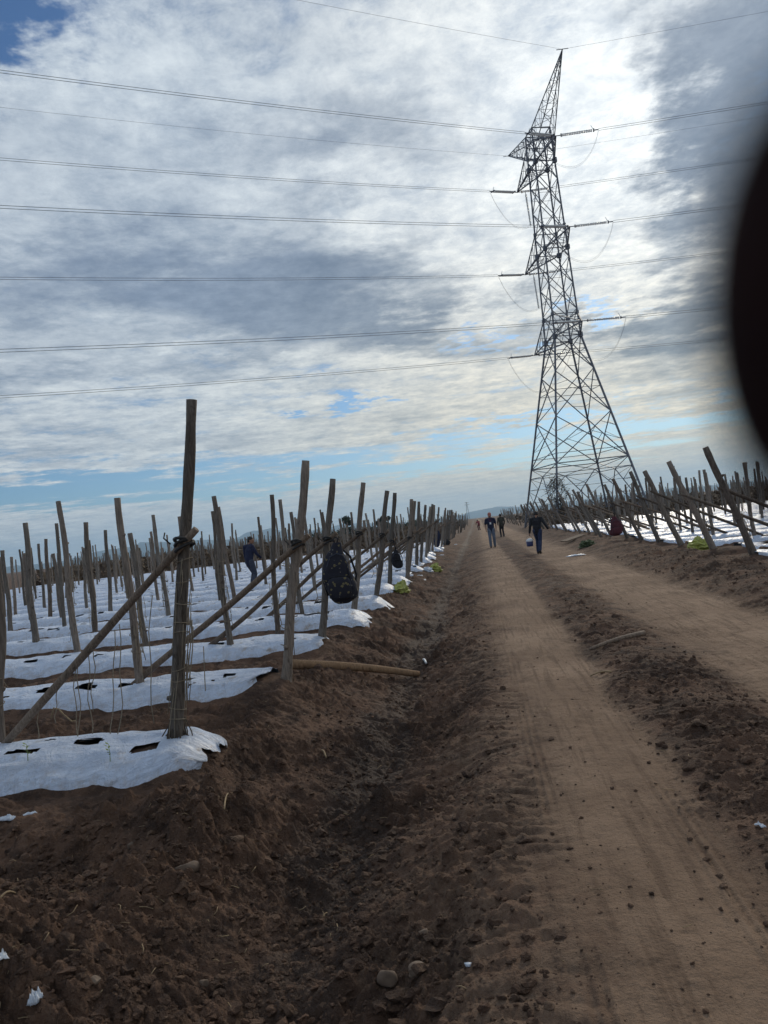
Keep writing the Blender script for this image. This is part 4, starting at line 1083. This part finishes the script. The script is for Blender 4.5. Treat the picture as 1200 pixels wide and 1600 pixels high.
def person(label, loc, heading, H, J, top, legs, hair=None, cap=None, sleeve='long', face_dn=0.0, badge=False, extra=None):
    """J: joint positions as a dict, metres for a 1.72 m figure facing +y; hips at origin height"""
    k = H / 1.72
    root = empty('person', label, 'person', loc); root.rotation_euler.z = heading
    g = lambda n: np.array(J[n], float) * k
    hip, chest, neck, head = g('hip'), g('chest'), g('neck'), g('head')
    fwd = np.array([J.get('look', 0) * 1.0, 1.0, -face_dn]); fwd /= np.linalg.norm(fwd)
    rgt = np.cross(fwd, [0, 0, 1]); rgt /= np.linalg.norm(rgt); up = np.cross(rgt, fwd)
    def head_shape(mb, s=1.0):
        rings = []
        for h_, a, b_, o_ in ((-.115, .035, .04, .03), (-.10, .052, .06, .025), (-.06, .066, .082, .01), (-.01, .074, .094, 0), (.04, .076, .097, -.006), (.085, .062, .082, -.01), (.11, .038, .05, -.01), (.122, .01, .015, -.01)):
            rings.append([head + k * s * (rgt * a * math.cos(t) + fwd * (b_ * math.sin(t) + o_) + up * h_) for t in np.linspace(0, 2 * math.pi, 18, endpoint=False)])
        mb.grid(rings)
    mb = MB(); head_shape(mb)
    chain(mb, [head + k * (fwd * .095 + up * .02), head + k * (fwd * .112 - up * .022)], [.010 * k, .016 * k], 8)          # nose
    chain(mb, [head + k * (fwd * .085 - up * .055 - rgt * .022), head + k * (fwd * .092 - up * .055), head + k * (fwd * .085 - up * .055 + rgt * .022)], [.008 * k, .011 * k, .008 * k], 8)   # mouth
    for s_ in (-1, 1):
        ellipsoid(mb, head + k * (rgt * .078 * s_ - fwd * .005 - up * .005), .014 * k, .022 * k, .033 * k)                 # ear
        ellipsoid(mb, head + k * (rgt * .03 * s_ + fwd * .083 + up * .028), .018 * k, .012 * k, .008 * k)                 # brow
    chain(mb, [neck - up * .03, (neck + head) / 2, head - up * .04 * k], [.062 * k, .056 * k, .055 * k])
    chain(mb, [hip, (hip + chest) / 2, chest, neck - np.array([0, 0, .04])], [.14 * k, .13 * k, .145 * k, .08 * k], 16, .68)
    for s_ in 'lr':
        sh, el, wr = g('sh' + s_), g('el' + s_), g('wr' + s_)
        chain(mb, [sh, el, wr], [.05 * k, .04 * k, .029 * k])
        chain(mb, [neck - np.array([0, 0, .06]), sh], [.06 * k, .052 * k])
        sg = -1 if s_ == 'l' else 1
        d = wr - el; fingers(mb, wr, d, np.array([0, 1.0, .1]), np.array([-sg, .0, 0]), k, .55)
        hp, kn, an = g('hp' + s_), g('kn' + s_), g('an' + s_)
        chain(mb, [hp, kn, an], [.08 * k, .055 * k, .04 * k])
        ft = np.array(J.get('toe' + s_, (0, 1, 0)), float); ft /= np.linalg.norm(ft)
        chain(mb, [an - np.array([0, 0, .05 * k]) - ft * .03 * k, an + ft * .13 * k - np.array([0, 0, .065 * k])], [.035 * k, .028 * k])
    fuse(mb, 'body', 'skin', .011, root)
    # clothing follows the limbs, a little larger
    mb = MB()
    chain(mb, [hip - np.array([0, 0, .06 * k]), hip + np.array([0, 0, .08]) * k, (hip + chest) / 2, chest, neck - np.array([0, 0, .03])], [.165 * k, .168 * k, .165 * k, .182 * k, .10 * k], 18, .68)
    for s_ in 'lr':
        sh, el, wr = g('sh' + s_), g('el' + s_), g('wr' + s_)
        chain(mb, [neck - np.array([0, 0, .05]), sh], [.075 * k, .068 * k])
        if sleeve == 'long': chain(mb, [sh, el, wr - (wr - el) * .05], [.070 * k, .056 * k, .044 * k])
        else: chain(mb, [sh, sh + (el - sh) * .75], [.070 * k, .064 * k])
    sh_o = fuse(mb, 'shirt' if sleeve == 'short' else 'jacket', top, .013, root)
    mb = MB()
    chain(mb, [hip + np.array([0, 0, .06]) * k, hip - np.array([0, 0, .06]) * k], [.150 * k, .155 * k], 16, .7)
    for s_ in 'lr':
        hp, kn, an = g('hp' + s_), g('kn' + s_), g('an' + s_)
        chain(mb, [hp, (hp * .45 + kn * .55), kn, (kn * .5 + an * .5), an], [.102 * k, .088 * k, .074 * k, .070 * k, .062 * k])
    fuse(mb, 'trousers', legs, .013, root)
    for s_ in 'lr':
        an = g('an' + s_); ft = np.array(J.get('toe' + s_, (0, 1, 0)), float); ft /= np.linalg.norm(ft); mb = MB()
        dn = np.array([0, 0, .052 * k])
        chain(mb, [an - dn - ft * .045 * k, an - dn + ft * .05 * k, an - dn * 1.2 + ft * .15 * k], [.046 * k, .047 * k, .036 * k], 12)
        chain(mb, [an, an - dn], [.048 * k, .045 * k], 12)
        fuse(mb, 'shoe', 'shoe', .01, root, 2)
    mb = MB(); hs = []
    for h_, a, b_, o_ in ((-.06, .075, .05, -.055), (-.01, .083, .065, -.045), (.035, .086, .10, -.016), (.075, .076, .094, -.012), (.11, .052, .066, -.012), (.132, .02, .025, -.012)):
        hs.append([head + k * (rgt * a * math.cos(t) + fwd * (b_ * math.sin(t) + o_) + up * h_) for t in np.linspace(0, 2 * math.pi, 18, endpoint=False)])
    mb.grid(hs); mb.build('hair', M[hair or 'hair'], root)
    if cap:
        mb = MB(); hs = []
        for h_, a, b_, o_ in ((.045, .092, .112, -.008), (.08, .09, .108, -.008), (.12, .072, .085, -.01), (.145, .035, .04, -.01), (.15, .005, .006, -.01)):
            hs.append([head + k * (rgt * a * math.cos(t) + fwd * (b_ * math.sin(t) + o_) + up * h_) for t in np.linspace(0, 2 * math.pi, 18, endpoint=False)])
        mb.grid(hs)
        br = []
        for f_, a, h_ in ((.08, .085, .052), (.13, .078, .046), (.175, .05, .036), (.185, .02, .034)):
            br.append([head + k * (rgt * a * q + fwd * f_ + up * (h_ - .012 * abs(q))) for q in (-1, -.5, 0, .5, 1)] + [head + k * (rgt * a * q + fwd * f_ + up * (h_ - .012 * abs(q) - .008)) for q in (1, .5, 0, -.5, -1)])
        mb.grid(br)
        mb.build('cap', M[cap], root)
    if badge:
        ch = chest + np.array([0, .15, 0]) * k
        mb = MB(); mb.tube([neck + np.array([-.07, .05, -.02]) * k, chest + np.array([-.03, .145, .06]) * k, ch + np.array([0, 0, -.02])], .006, 5)
        mb.tube([neck + np.array([.07, .05, -.02]) * k, chest + np.array([.03, .145, .06]) * k, ch + np.array([0, 0, -.02])], .006, 5); mb.build('lanyard', M['red'], root)
        mb = MB(); mb.box(ch + np.array([0, .005, -.08]), .085, .006, .11); mb.build('badge', M['paper'], root, False)
    return root

WALK = dict(hip=(0, 0, .95), chest=(0, .02, 1.28), neck=(0, .03, 1.47), head=(0, .05, 1.60),
            shl=(-.19, .02, 1.40), ell=(-.26, -.04, 1.14), wrl=(-.25, .05, .90), shr=(.19, .02, 1.40), elr=(.26, .0, 1.14), wrr=(.25, .12, .92),
            hpl=(-.09, 0, .92), knl=(-.10, .06, .50), anl=(-.10, -.02, .09), hpr=(.09, 0, .92), knr=(.10, .12, .52), anr=(.10, .14, .09))
def ground_at(px, py, z=0.0):
    p = gnd(px, py, z); return (p[0], p[1], gz(p[0], p[1]))
def standing_at(px, Y):
    p = at_y(px, 850, Y); return (p[0], Y, gz(p[0], Y))
# facing the camera: heading pi
person('man in navy polo, faded jeans and red cap with white badge, walking towards us', standing_at(770, 40.0), math.pi - .12, 1.80, WALK,
       'navy', 'jean', cap='cap', sleeve='short', badge=True, face_dn=.25)
J2 = dict(WALK, chest=(0, .07, 1.26), neck=(0, .12, 1.44), head=(0, .20, 1.55), shl=(-.2, .09, 1.37), ell=(-.27, .05, 1.10), wrl=(-.33, .10, .84), shr=(.2, .09, 1.37), elr=(.32, .0, 1.14), wrr=(.42, .05, .93),
          knl=(-.07, .20, .54), anl=(-.08, .10, .09), knr=(.07, -.02, .50), anr=(.05, -.20, .14), toer=(0, 1, -.6))
p2 = standing_at(842, 29.3)
person('person in dark jacket and dark jeans carrying a pail along the right track', p2, -.35, 1.66, J2, 'black', 'darkjean', sleeve='long', face_dn=.5)
J3 = dict(WALK, knl=(-.08, .16, .53), anl=(-.08, .12, .09), anr=(.06, -.14, .10))
person('person in dark clothes walking far behind the man in the red cap', standing_at(787, 56.0), .15, 1.68, J3, 'olive', 'black', sleeve='long', face_dn=.1)
J5 = dict(WALK, look=1.6, chest=(.02, .04, 1.27), neck=(.03, .07, 1.46), head=(.05, .10, 1.59), ell=(-.25, .05, 1.12), wrl=(-.20, .04, .86), elr=(.27, .10, 1.16), wrr=(.22, .30, 1.0),
          knl=(-.08, .18, .54), anl=(-.06, .02, .09), knr=(.10, .10, .5), anr=(.12, -.10, .10))
px5 = at_y(389, 870, 25.0)
person('worker in navy sweatshirt standing among the posts of the left field, looking right', (px5[0], 25.0, .12), -.75, 1.74, J5, 'navy', 'greytrouser', sleeve='long', face_dn=.15)
J4 = dict(WALK, hip=(0, 0, .80), chest=(0, .14, 1.06), neck=(0, .22, 1.20), head=(0, .32, 1.28), shl=(-.19, .2, 1.14), ell=(-.25, .30, .90), wrl=(-.2, .45, .80), shr=(.19, .2, 1.14), elr=(.25, .3, .9), wrr=(.2, .45, .8),
          hpl=(-.09, 0, .78), hpr=(.09, 0, .78), knl=(-.12, .2, .46), knr=(.12, .22, .46), anl=(-.12, 0, .09), anr=(.12, .02, .09))
person('bending person in red top far down the road behind the capped man', standing_at(752, 100.0), .4, 1.66, J4, 'red', 'maroon', sleeve='long', face_dn=.4)

# the pail
hand = np.array([-.37, .11, .75]) * (1.66 / 1.72); cr, sr = math.cos(-.35), math.sin(-.35)
pp = np.array([p2[0] + cr * hand[0] - sr * hand[1], p2[1] + sr * hand[0] + cr * hand[1], p2[2] + hand[2]])
root = empty('pail', 'blue and white pail hanging from the left hand of the person in the dark jacket', 'pail', (pp[0], pp[1], pp[2] - .42))
mb = MB(); mb.loft([((0, 0, 0), .11, .11), ((0, 0, .02), .118, .118), ((0, 0, .18), .135, .135)], 20); mb.build('pail_body', M['bluepail'], root)
mb = MB(); mb.loft([((0, 0, .181), .137, .137), ((0, 0, .20), .145, .145), ((0, 0, .25), .125, .125), ((.01, 0, .29), .08, .08), ((.01, 0, .31), .03, .03)], 20); mb.build('white_lining', M['paper'], root)
mb = MB(); mb.tube([(.14 * math.cos(a), 0, .20 + .22 * math.sin(a)) for a in np.linspace(0, math.pi, 13)], .005, 6); mb.build('handle', M['wire'], root)

# a hand close to the lens, its fingertip across the right edge of the view
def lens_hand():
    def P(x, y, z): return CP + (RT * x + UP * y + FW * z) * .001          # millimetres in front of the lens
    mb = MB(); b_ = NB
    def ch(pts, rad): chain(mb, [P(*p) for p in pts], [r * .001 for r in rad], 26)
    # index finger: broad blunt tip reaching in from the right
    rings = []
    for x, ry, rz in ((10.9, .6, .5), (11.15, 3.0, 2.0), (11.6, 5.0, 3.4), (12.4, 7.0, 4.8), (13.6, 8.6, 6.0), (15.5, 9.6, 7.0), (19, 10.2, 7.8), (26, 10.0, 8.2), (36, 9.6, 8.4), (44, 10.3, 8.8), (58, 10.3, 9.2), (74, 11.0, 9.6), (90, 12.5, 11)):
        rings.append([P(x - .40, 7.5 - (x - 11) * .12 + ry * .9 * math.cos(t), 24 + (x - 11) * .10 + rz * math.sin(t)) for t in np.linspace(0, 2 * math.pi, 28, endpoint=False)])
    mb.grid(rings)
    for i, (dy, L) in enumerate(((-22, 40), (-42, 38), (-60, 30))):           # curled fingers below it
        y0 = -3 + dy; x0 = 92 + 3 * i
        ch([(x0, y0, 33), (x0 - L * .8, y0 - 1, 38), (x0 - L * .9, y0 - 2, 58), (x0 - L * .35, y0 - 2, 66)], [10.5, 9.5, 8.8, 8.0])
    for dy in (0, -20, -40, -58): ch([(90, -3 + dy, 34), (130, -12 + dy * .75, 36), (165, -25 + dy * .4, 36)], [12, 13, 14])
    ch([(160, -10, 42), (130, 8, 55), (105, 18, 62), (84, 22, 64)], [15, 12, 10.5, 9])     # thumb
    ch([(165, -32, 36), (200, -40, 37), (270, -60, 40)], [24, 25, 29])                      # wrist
    o = fuse(mb, 'hand', 'shaded_skin', .0009, None, 3)
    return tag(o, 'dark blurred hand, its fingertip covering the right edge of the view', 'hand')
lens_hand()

# ------------------------------------------------------------------ pylon
TA = np.array([.14, -.99]); TA /= np.linalg.norm(TA)      # along the crossarms, towards the camera
TB = np.array([-TA[1], TA[0]])                            # across, to the right
AX = np.array([18.62, 72.0]); TIPC = np.array([18.0, 72.0])
ZW, ZT = 17.4, 37.2
def width(z): return 8.86 - .366 * z if z < ZW else 2.49 - (z - ZW) * (2.49 - 1.78) / (ZT - ZW)
def leg(i, z):
    """leg i: 0 near left, 1 near right, 2 far right, 3 far left"""
    sa, sb = ((1, -1), (1, 1), (-1, 1), (-1, -1))[i]; w = width(z) / 2
    p = AX + TA * sa * w + TB * sb * w; return np.array([p[0], p[1], z])
pyl = empty('pylon', 'tall steel lattice power pylon rising beyond the right field', 'pylon', (AX[0], AX[1], 0))
PO = np.array([AX[0], AX[1], 0])
def pbar(mb, a, b, w): mb.bar(a - PO, b - PO, w * .74)
for i in range(4):
    mb = MB(); pbar(mb, leg(i, -.4), leg(i, ZW), .21); pbar(mb, leg(i, ZW - .1), leg(i, ZT), .17)
    mb.build('leg', M['steel'], pyl, False)
FACES = [(0, 1), (1, 2), (2, 3), (3, 0)]
for fi, (i, j) in enumerate(FACES):
    mb = MB(); L = lambda a, b, w=.09: pbar(mb, a, b, w)
    levels = [ZW, 14.1, 9.9]
    for z1, z0 in zip(levels[:-1], levels[1:]):
        L(leg(i, z1), leg(j, z0), .10); L(leg(j, z1), leg(i, z0), .10)
        c = (leg(i, z1) * width(z0) + leg(j, z0) * width(z1)) / (width(z0) + width(z1))
        L(leg(i, c[2]), leg(j, c[2]), .06)
        for q in (i, j):
            for u in (.3, .7):
                z = z0 + (z1 - z0) * u; a = leg(q, z); o_ = leg(j if q == i else i, z0 if u < .5 else z1); e = leg(q, z0 if u < .5 else z1)
                L(a, c + (e - c) * .45, .05)
    # great K panel, belt and splayed foot
    zb = 5.6; mid = (leg(i, zb) + leg(j, zb)) / 2
    L(leg(i, 9.9), leg(j, zb), .10); L(leg(j, 9.9), leg(i, zb), .10)
    L(leg(i, zb), leg(j, zb), .11); L(leg(i, 6.5), leg(j, 6.5), .07)
    m2 = (leg(i, 4.7) + leg(j, 4.7)) / 2
    L(leg(i, zb), m2, .07); L(leg(j, zb), m2, .07); L(leg(i, 4.7), leg(j, 4.7), .08)
    L(m2, leg(i, 0), .09); L(m2, leg(j, 0), .09); L(leg(i, 2.3), leg(j, 2.3) * .5 + leg(i, 2.3) * .5 + (leg(i, 2.3) - leg(j, 2.3)) * .28, .05)
    for q, r_ in ((i, j), (j, i)):
        for z in (1.2, 2.4, 3.6):
            u = z / 4.7; inner = leg(q, 0) + (m2 - leg(q, 0)) * u
            L(leg(q, z), inner, .05); L(leg(q, z + 1.1), inner, .05)
        for z in (7.2, 8.5):
            u = (9.9 - z) / (9.9 - zb); inner = leg(q, 9.9) + (leg(r_, zb) - leg(q, 9.9)) * u * .6
            L(leg(q, z), inner, .05)
    n = 8; zs = np.linspace(ZW, ZT, n + 1)
    for z0, z1 in zip(zs[:-1], zs[1:]):
        L(leg(i, z0), leg(j, z1), .08); L(leg(j, z0), leg(i, z1), .08)
        L(leg(i, (z0 + z1) / 2), leg(j, (z0 + z1) / 2), .035)
    for z in (17.4, 19.5, 25.7, 27.8, 34.0, 36.1, ZT): L(leg(i, z), leg(j, z), .10)
    mb.build('lattice', M['steel'], pyl, False)
for z in (17.4, 25.7, 34.0, 19.5, 27.8):
    for i in range(4):
        mb = MB(); w = .34 if z in (17.4, 25.7, 34.0) else .24
        mb.box(leg(i, z) - PO, w, w, w * 1.3, math.atan2(TA[1], TA[0])); mb.build('gusset', M['steel'], pyl, False)
TIPS = {}
for lv, (z, La) in enumerate(((34.0, 5.5), (25.7, 6.06), (17.4, 6.2))):
    for near in (1, -1):
        tp = np.array([*(TIPC + TA * La * near), z]); TIPS[(lv, near)] = tp
        a, b_ = (0, 1) if near == 1 else (3, 2)
        mb = MB(); L = lambda p, q, w=.1: pbar(mb, p, q, w)
        for q in (a, b_):
            L(tp, leg(q, z), .13); L(tp, leg(q, z + 2.1), .11)
            for u in (.25, .5, .75):
                lo = leg(q, z) + (tp - leg(q, z)) * u; hi = leg(q, z + 2.1) + (tp - leg(q, z + 2.1)) * u
                L(lo, hi, .05); L(hi, leg(q, z) + (tp - leg(q, z)) * (u + .25), .05)
            L(leg(q, z + 2.1), leg(q, z) + (tp - leg(q, z)) * .25, .05)
        for u in (.25, .5, .75):
            lo = [leg(q, z) + (tp - leg(q, z)) * u for q in (a, b_)]; hi = [leg(q, z + 2.1) + (tp - leg(q, z + 2.1)) * u for q in (a, b_)]
            L(lo[0], lo[1], .05); L(hi[0], hi[1], .05); L(lo[0], leg(b_, z) + (tp - leg(b_, z)) * (u - .25), .05)
        mb.build('crossarm', M['steel'], pyl, False)
for near in (1, -1):
    tp = np.array([*(TIPC + TA * 8.9 * near + np.array([0, 0])), 39.55])
    if near == -1: tp = np.array([17.4, 80.4, 39.2])
    TIPS[('h', near)] = tp
    a, b_ = (0, 1) if near == 1 else (3, 2)
    mb = MB(); L = lambda p, q, w=.1: pbar(mb, p, q, w)
    R0 = [leg(a, 34.9), leg(b_, 34.9), leg(b_, ZT), leg(a, ZT)]; n = 8
    for c in R0: L(c, tp, .09)
    for k in range(n):
        u0, u1 = 1 - (1 - k / n) , (k + 1) / n
        r0 = [c + (tp - c) * u0 for c in R0]; r1 = [c + (tp - c) * u1 for c in R0]
        for q in range(4):
            p_ = (q + 1) % 4
            L(r0[q], r0[p_], .035)
            if k < n - 1: L(r0[q], r1[p_], .04) if k % 2 else L(r0[p_], r1[q], .04)
    L(tp + np.array([-.5, 0, 0]), tp + np.array([.5, 0, .02]), .06)
    mb.build('earth_wire_peak', M['steel'], pyl, False)

# insulators, conductors and jumpers
PHL, PHR = math.radians(210.5), math.radians(-15)
DIRL = np.array([math.cos(PHL), math.sin(PHL)]); DIRR = np.array([math.cos(PHR), math.sin(PHR)])
KA, KC = .092, .00038
LV = ('top', 'middle', 'bottom'); SD = {1: 'right-reaching', -1: 'left-reaching'}
def wire_pt(tp, d, l, dz=0): return np.array([tp[0] + d[0] * l, tp[1] + d[1] * l, tp[2] - KA * l + KC * l * l + dz])
def insulator(tp, d, label):
    e = wire_pt(tp, d, 3.6); root = empty('insulator_string', label, 'insulator', tuple(tp), 'insulator strings of the pylon')
    dv = (e - tp) / np.linalg.norm(e - tp); side = np.cross(dv, [0, 0, 1]); side /= np.linalg.norm(side)
    for s_ in (-1, 1):
        mb = MB(); pts, rad = [], []
        for k in range(18):
            c = dv * (.55 + k * .145) + side * .13 * s_
            pts += [c - dv * .035, c, c + dv * .05]; rad += [.035, .092, .035]
        mb.tube(pts, rad, 8); mb.build('disc_string', M['glass'], root)
    mb = MB(); mb.bar((0, 0, 0), dv * .42, .06); mb.bar(dv * .45 - side * .25, dv * .45 + side * .25, .10); mb.bar(dv * 3.2 - side * .25, dv * 3.2 + side * .25, .10); mb.bar(dv * 3.2, dv * 3.6, .07)
    mb.build('yoke_plate', M['steel'], root, False)
    mb = MB(); mb.tube([dv * 3.2, dv * 3.1 + np.array([0, 0, .25]), dv * 3.0 + np.array([0, 0, .45])], .025, 6); mb.build('arcing_horn', M['glass'], root)
    return e
def strands(name, fn, us, label, cat, group, dz=.085, r=.0155, part='strand'):
    base = fn(us[0]); root = empty(name, label, cat, tuple(base), group)
    for k in (-1, 1):
        mb = MB(); mb.tube([fn(u) + np.array([0, 0, k * dz]) - base for u in us], r, 5); mb.build(part, M['wire'], root)
    return root
us = list(np.linspace(3.6, 60, 24)) + list(np.linspace(65, 240, 14))
for (lv, near), tp in list(TIPS.items()):
    if lv == 'h': continue
    arm = '%s %s crossarm of the pylon' % (LV[lv], 'right-hand' if near == 1 else 'left-hand')
    el = insulator(tp, DIRL, 'pale insulator string pointing left from the ' + arm)
    er = insulator(tp, DIRR, 'pale insulator string pointing right from the ' + arm)
    strands('power_line', lambda u, t_=tp: wire_pt(t_, DIRL, u), us, 'twin power line crossing the sky leftwards from the ' + arm, 'power line', 'power lines of the pylon')
    strands('power_line', lambda u, t_=tp: wire_pt(t_, DIRR, u), us, 'twin power line running right from the ' + arm, 'power line', 'power lines of the pylon')
    # the jumper hangs in a loop from one side to the other, round the end of the arm
    out = np.array([*(TA * near), 0])
    def jp(u, a=el, b_=er, o_=out):
        p = a * (1 - u) + b_ * u; s_ = math.sin(math.pi * u) ** .8; return p + np.array([0, 0, -3.6 * s_]) + o_ * .9 * math.sin(math.pi * u)
    strands('jumper_wire', jp, list(np.linspace(0, 1, 17)), 'slack wire loop hanging under the ' + arm, 'jumper', 'jumper loops of the pylon', .06, .008)
    if near == -1 and lv < 2:                                        # hanging string that steadies the loop
        mp = jp(.62); tpp = np.array([mp[0] - .12, mp[1], tp[2] - .25]); root = empty('insulator_string', 'thin upright insulator string hanging under the ' + arm, 'insulator', tuple(tpp), 'insulator strings of the pylon')
        dv = mp - tpp; n_ = np.linalg.norm(dv); mb = MB(); pts, rad = [], []; kk = int(n_ / .15)
        for k in range(2, kk): c = dv * (k / kk); pts += [c + dv / n_ * -.03, c, c + dv / n_ * .04]; rad += [.05, .12, .05]
        mb.tube(pts, rad, 8); mb.build('disc_string', M['glass'], root)
        mb = MB(); mb.bar((0, 0, 0), dv, .05); mb.build('hanger_rod', M['steel'], root, False)
for near in (1, -1):
    tp = TIPS[('h', near)]
    for d, w in ((DIRL, 'left'), (DIRR, 'right')):
        c = tp.copy(); mb = MB(); mb.tube([wire_pt(tp, d, u) - c for u in [0] + us], .009, 5); o = mb.build('earth_wire', M['wire']); o.location = c
        tag(o, 'thin single earth wire running %s from the %s peak of the pylon' % (w, 'tall upper' if near == 1 else 'lower left'), 'earth wire', 'earth wires of the pylon')

# ------------------------------------------------------------------ vegetation
def leaf_cloud(mb, blobs, n, size, rg):
    for c, r in blobs:
        for _ in range(n):
            v = np.array([rg.gauss(0, 1) for _ in range(3)]); v = v / np.linalg.norm(v) * r * rg.random() ** .4
            p = np.asarray(c) + v * np.array([1, 1, .8]); a = np.array([rg.gauss(0, 1) for _ in range(3)]); a /= np.linalg.norm(a)
            b_ = np.cross(a, [rg.gauss(0, 1) for _ in range(3)]); b_ /= np.linalg.norm(b_) + 1e-6; s_ = size * rg.uniform(.6, 1.4); k = len(mb.v)
            mb.v += [tuple(p - a * s_), tuple(p + b_ * s_ * .45), tuple(p + a * s_), tuple(p - b_ * s_ * .45)]; mb.f.append((k, k + 1, k + 2, k + 3))
def tree(loc, h, label, rg, spread=.4, group=None, m='farleaf', nl=160, leaf=.22, name='tree'):
    root = empty(name, label, 'tree', loc, group)
    mb = MB(); mb.tube([(0, 0, -.3), (.05, 0, h * .3), (0, .05, h * .6)], [.04 * h, .03 * h, .015 * h], 8)
    bl = []
    for i in range(7):
        a = rg.uniform(0, 6.28); r = rg.uniform(.2, 1) * spread * h * .55; z = rg.uniform(.5, .95) * h
        c = (r * math.cos(a), r * math.sin(a), z); bl.append((c, rg.uniform(.10, .18) * h)); mb.tube([(0, 0, h * .4), np.array(c) * np.array([.5, .5, .85]), c], [.014 * h, .01 * h, .005 * h], 5)
    mb.build('trunk', M['brush'], root)
    mb = MB(); leaf_cloud(mb, bl, nl, leaf, rg); mb.build('crown', M[m], root, False)
    return root
rg = random.Random(21)
x, y = at_y(543, 830, 120)[:2]; tree((x, y, .2), 3.8, 'small dark tree with an open crown showing above the left posts', rg)
x, y = at_y(598, 820, 140)[:2]; tree((x, y, .6), 3.2, 'low round dark tree above the left posts, right of the small open tree', rg, .6)
def far_wood(px0, px1, D, h, seed, label):
    rg = random.Random(seed); mb = MB()
    for px in np.arange(px0, px1, 2.2):
        p = at_y(px, 820, D * rg.uniform(.95, 1.08)); hh = h * (.45 + .6 * abs(float(pn(px * .05 + seed, px * 0, 3))) + rg.uniform(0, .25))
        for q in range(3):
            leaf_cloud(mb, [((p[0] + rg.uniform(-.6, .6), p[1], .9 + hh * (q + .5) / 3), hh * .30)], 16, .30, rg)
    o = mb.build('distant_wood', M['farleaf'], None, False); tag(o, label, 'wood', None, 'stuff')
far_wood(480, 680, 170, 1.9, 2, 'low dark green far wood showing between the left posts')
M['drycrop'] = mottled('dry_vines', (0.085, 0.060, 0.040), (0.16, 0.115, 0.075), 1.5, 0.95)
def dry_crop(left, label):
    rg = random.Random(77 + left); mb = MB(); D = 60.0 if left else 68.0
    while D < 210:
        t = (TL - 1.2) if left else (TR + 1.5)
        lim = 0.56 * D + 6
        while abs(t) < lim:
            x, y = xy(D + abs(t) * TANR * (1 if left else -1) + rg.uniform(-.5, .5), t); h = 1.45 * (.55 + .6 * rg.random())
            for q in range(2):
                leaf_cloud(mb, [((x, y, h * (.28 + .45 * q)), .42 * h)], 7, .30, rg)
            t += (-1 if left else 1) * (.55 + D * .006)
        D += 2.6 + (D - 58) * .08
    o = mb.build('dry_crop', M['drycrop'], None, False); tag(o, label, 'dry crop', None, 'stuff')
dry_crop(True, 'brown dry vines still standing beyond the white beds of the left field')
dry_crop(False, 'brown dry vines still standing beyond the white beds of the right field')
# dry brush gathered round the near left leg of the pylon
rg = random.Random(8); p = leg(0, 2.4); root = empty('brush_clump', 'dark tangled brush clump caught round the near left leg of the pylon', 'brush', (p[0] + .1, p[1], 0.0))
mb = MB()
for i in range(420):
    z = rg.uniform(.3, 4.2); w = .35 + .65 * math.exp(-((z - 3.0) / .9) ** 2); a = rg.uniform(0, 6.28); r = w * rg.random() ** .5
    c = np.array([r * math.cos(a), r * math.sin(a), z]); d = np.array([rg.gauss(0, .22), rg.gauss(0, .22), rg.uniform(.05, .45)]); mb.tube([c - d, c, c + d], [.012, .016, .006], 4)
mb.build('twigs', M['brush'], root)
# slender far pylon at the end of the road
p = at_y(732, 812, 700); root = empty('far_mast', 'thin faint lattice mast far away at the end of the road', 'mast', (p[0], p[1], 1.0))
mb = MB()
for sx in (-1, 1): mb.bar((sx * 1.4, 0, -1), (sx * .3, 0, 16), .28)
for k in range(8): mb.bar((-1.3 + k * .13, 0, k * 2), (1.2 - k * .13, 0, k * 2 + 2), .16)
mb.bar((-2.6, 0, 13.5), (2.6, 0, 13.5), .22); mb.bar((-2.0, 0, 15.5), (2.0, 0, 15.5), .22)
mb.build('lattice', M['steel'], root, False)

# ------------------------------------------------------------------ haze
def haze():
    mb = MB(); lo, hi = -30.0, 260.0; R_ = 8800
    mb.box((0, 0, (lo + hi) / 2), 2 * R_, 2 * R_, hi - lo)
    m = bpy.data.materials.new('haze'); m.use_nodes = True; nt = m.node_tree; nt.nodes.clear()
    pv = nt.nodes.new('ShaderNodeVolumePrincipled'); pv.inputs['Color'].default_value = (.44, .70, 1.0, 1); pv.inputs['Density'].default_value = .00017; pv.inputs['Anisotropy'].default_value = 0.35
    out = nt.nodes.new('ShaderNodeOutputMaterial'); nt.links.new(pv.outputs[0], out.inputs['Volume'])
    o = mb.build('haze', m, None, False); o['kind'] = 'stuff'; o['label'] = 'thin pale haze that fades the far hills'; o['category'] = 'haze'
haze()
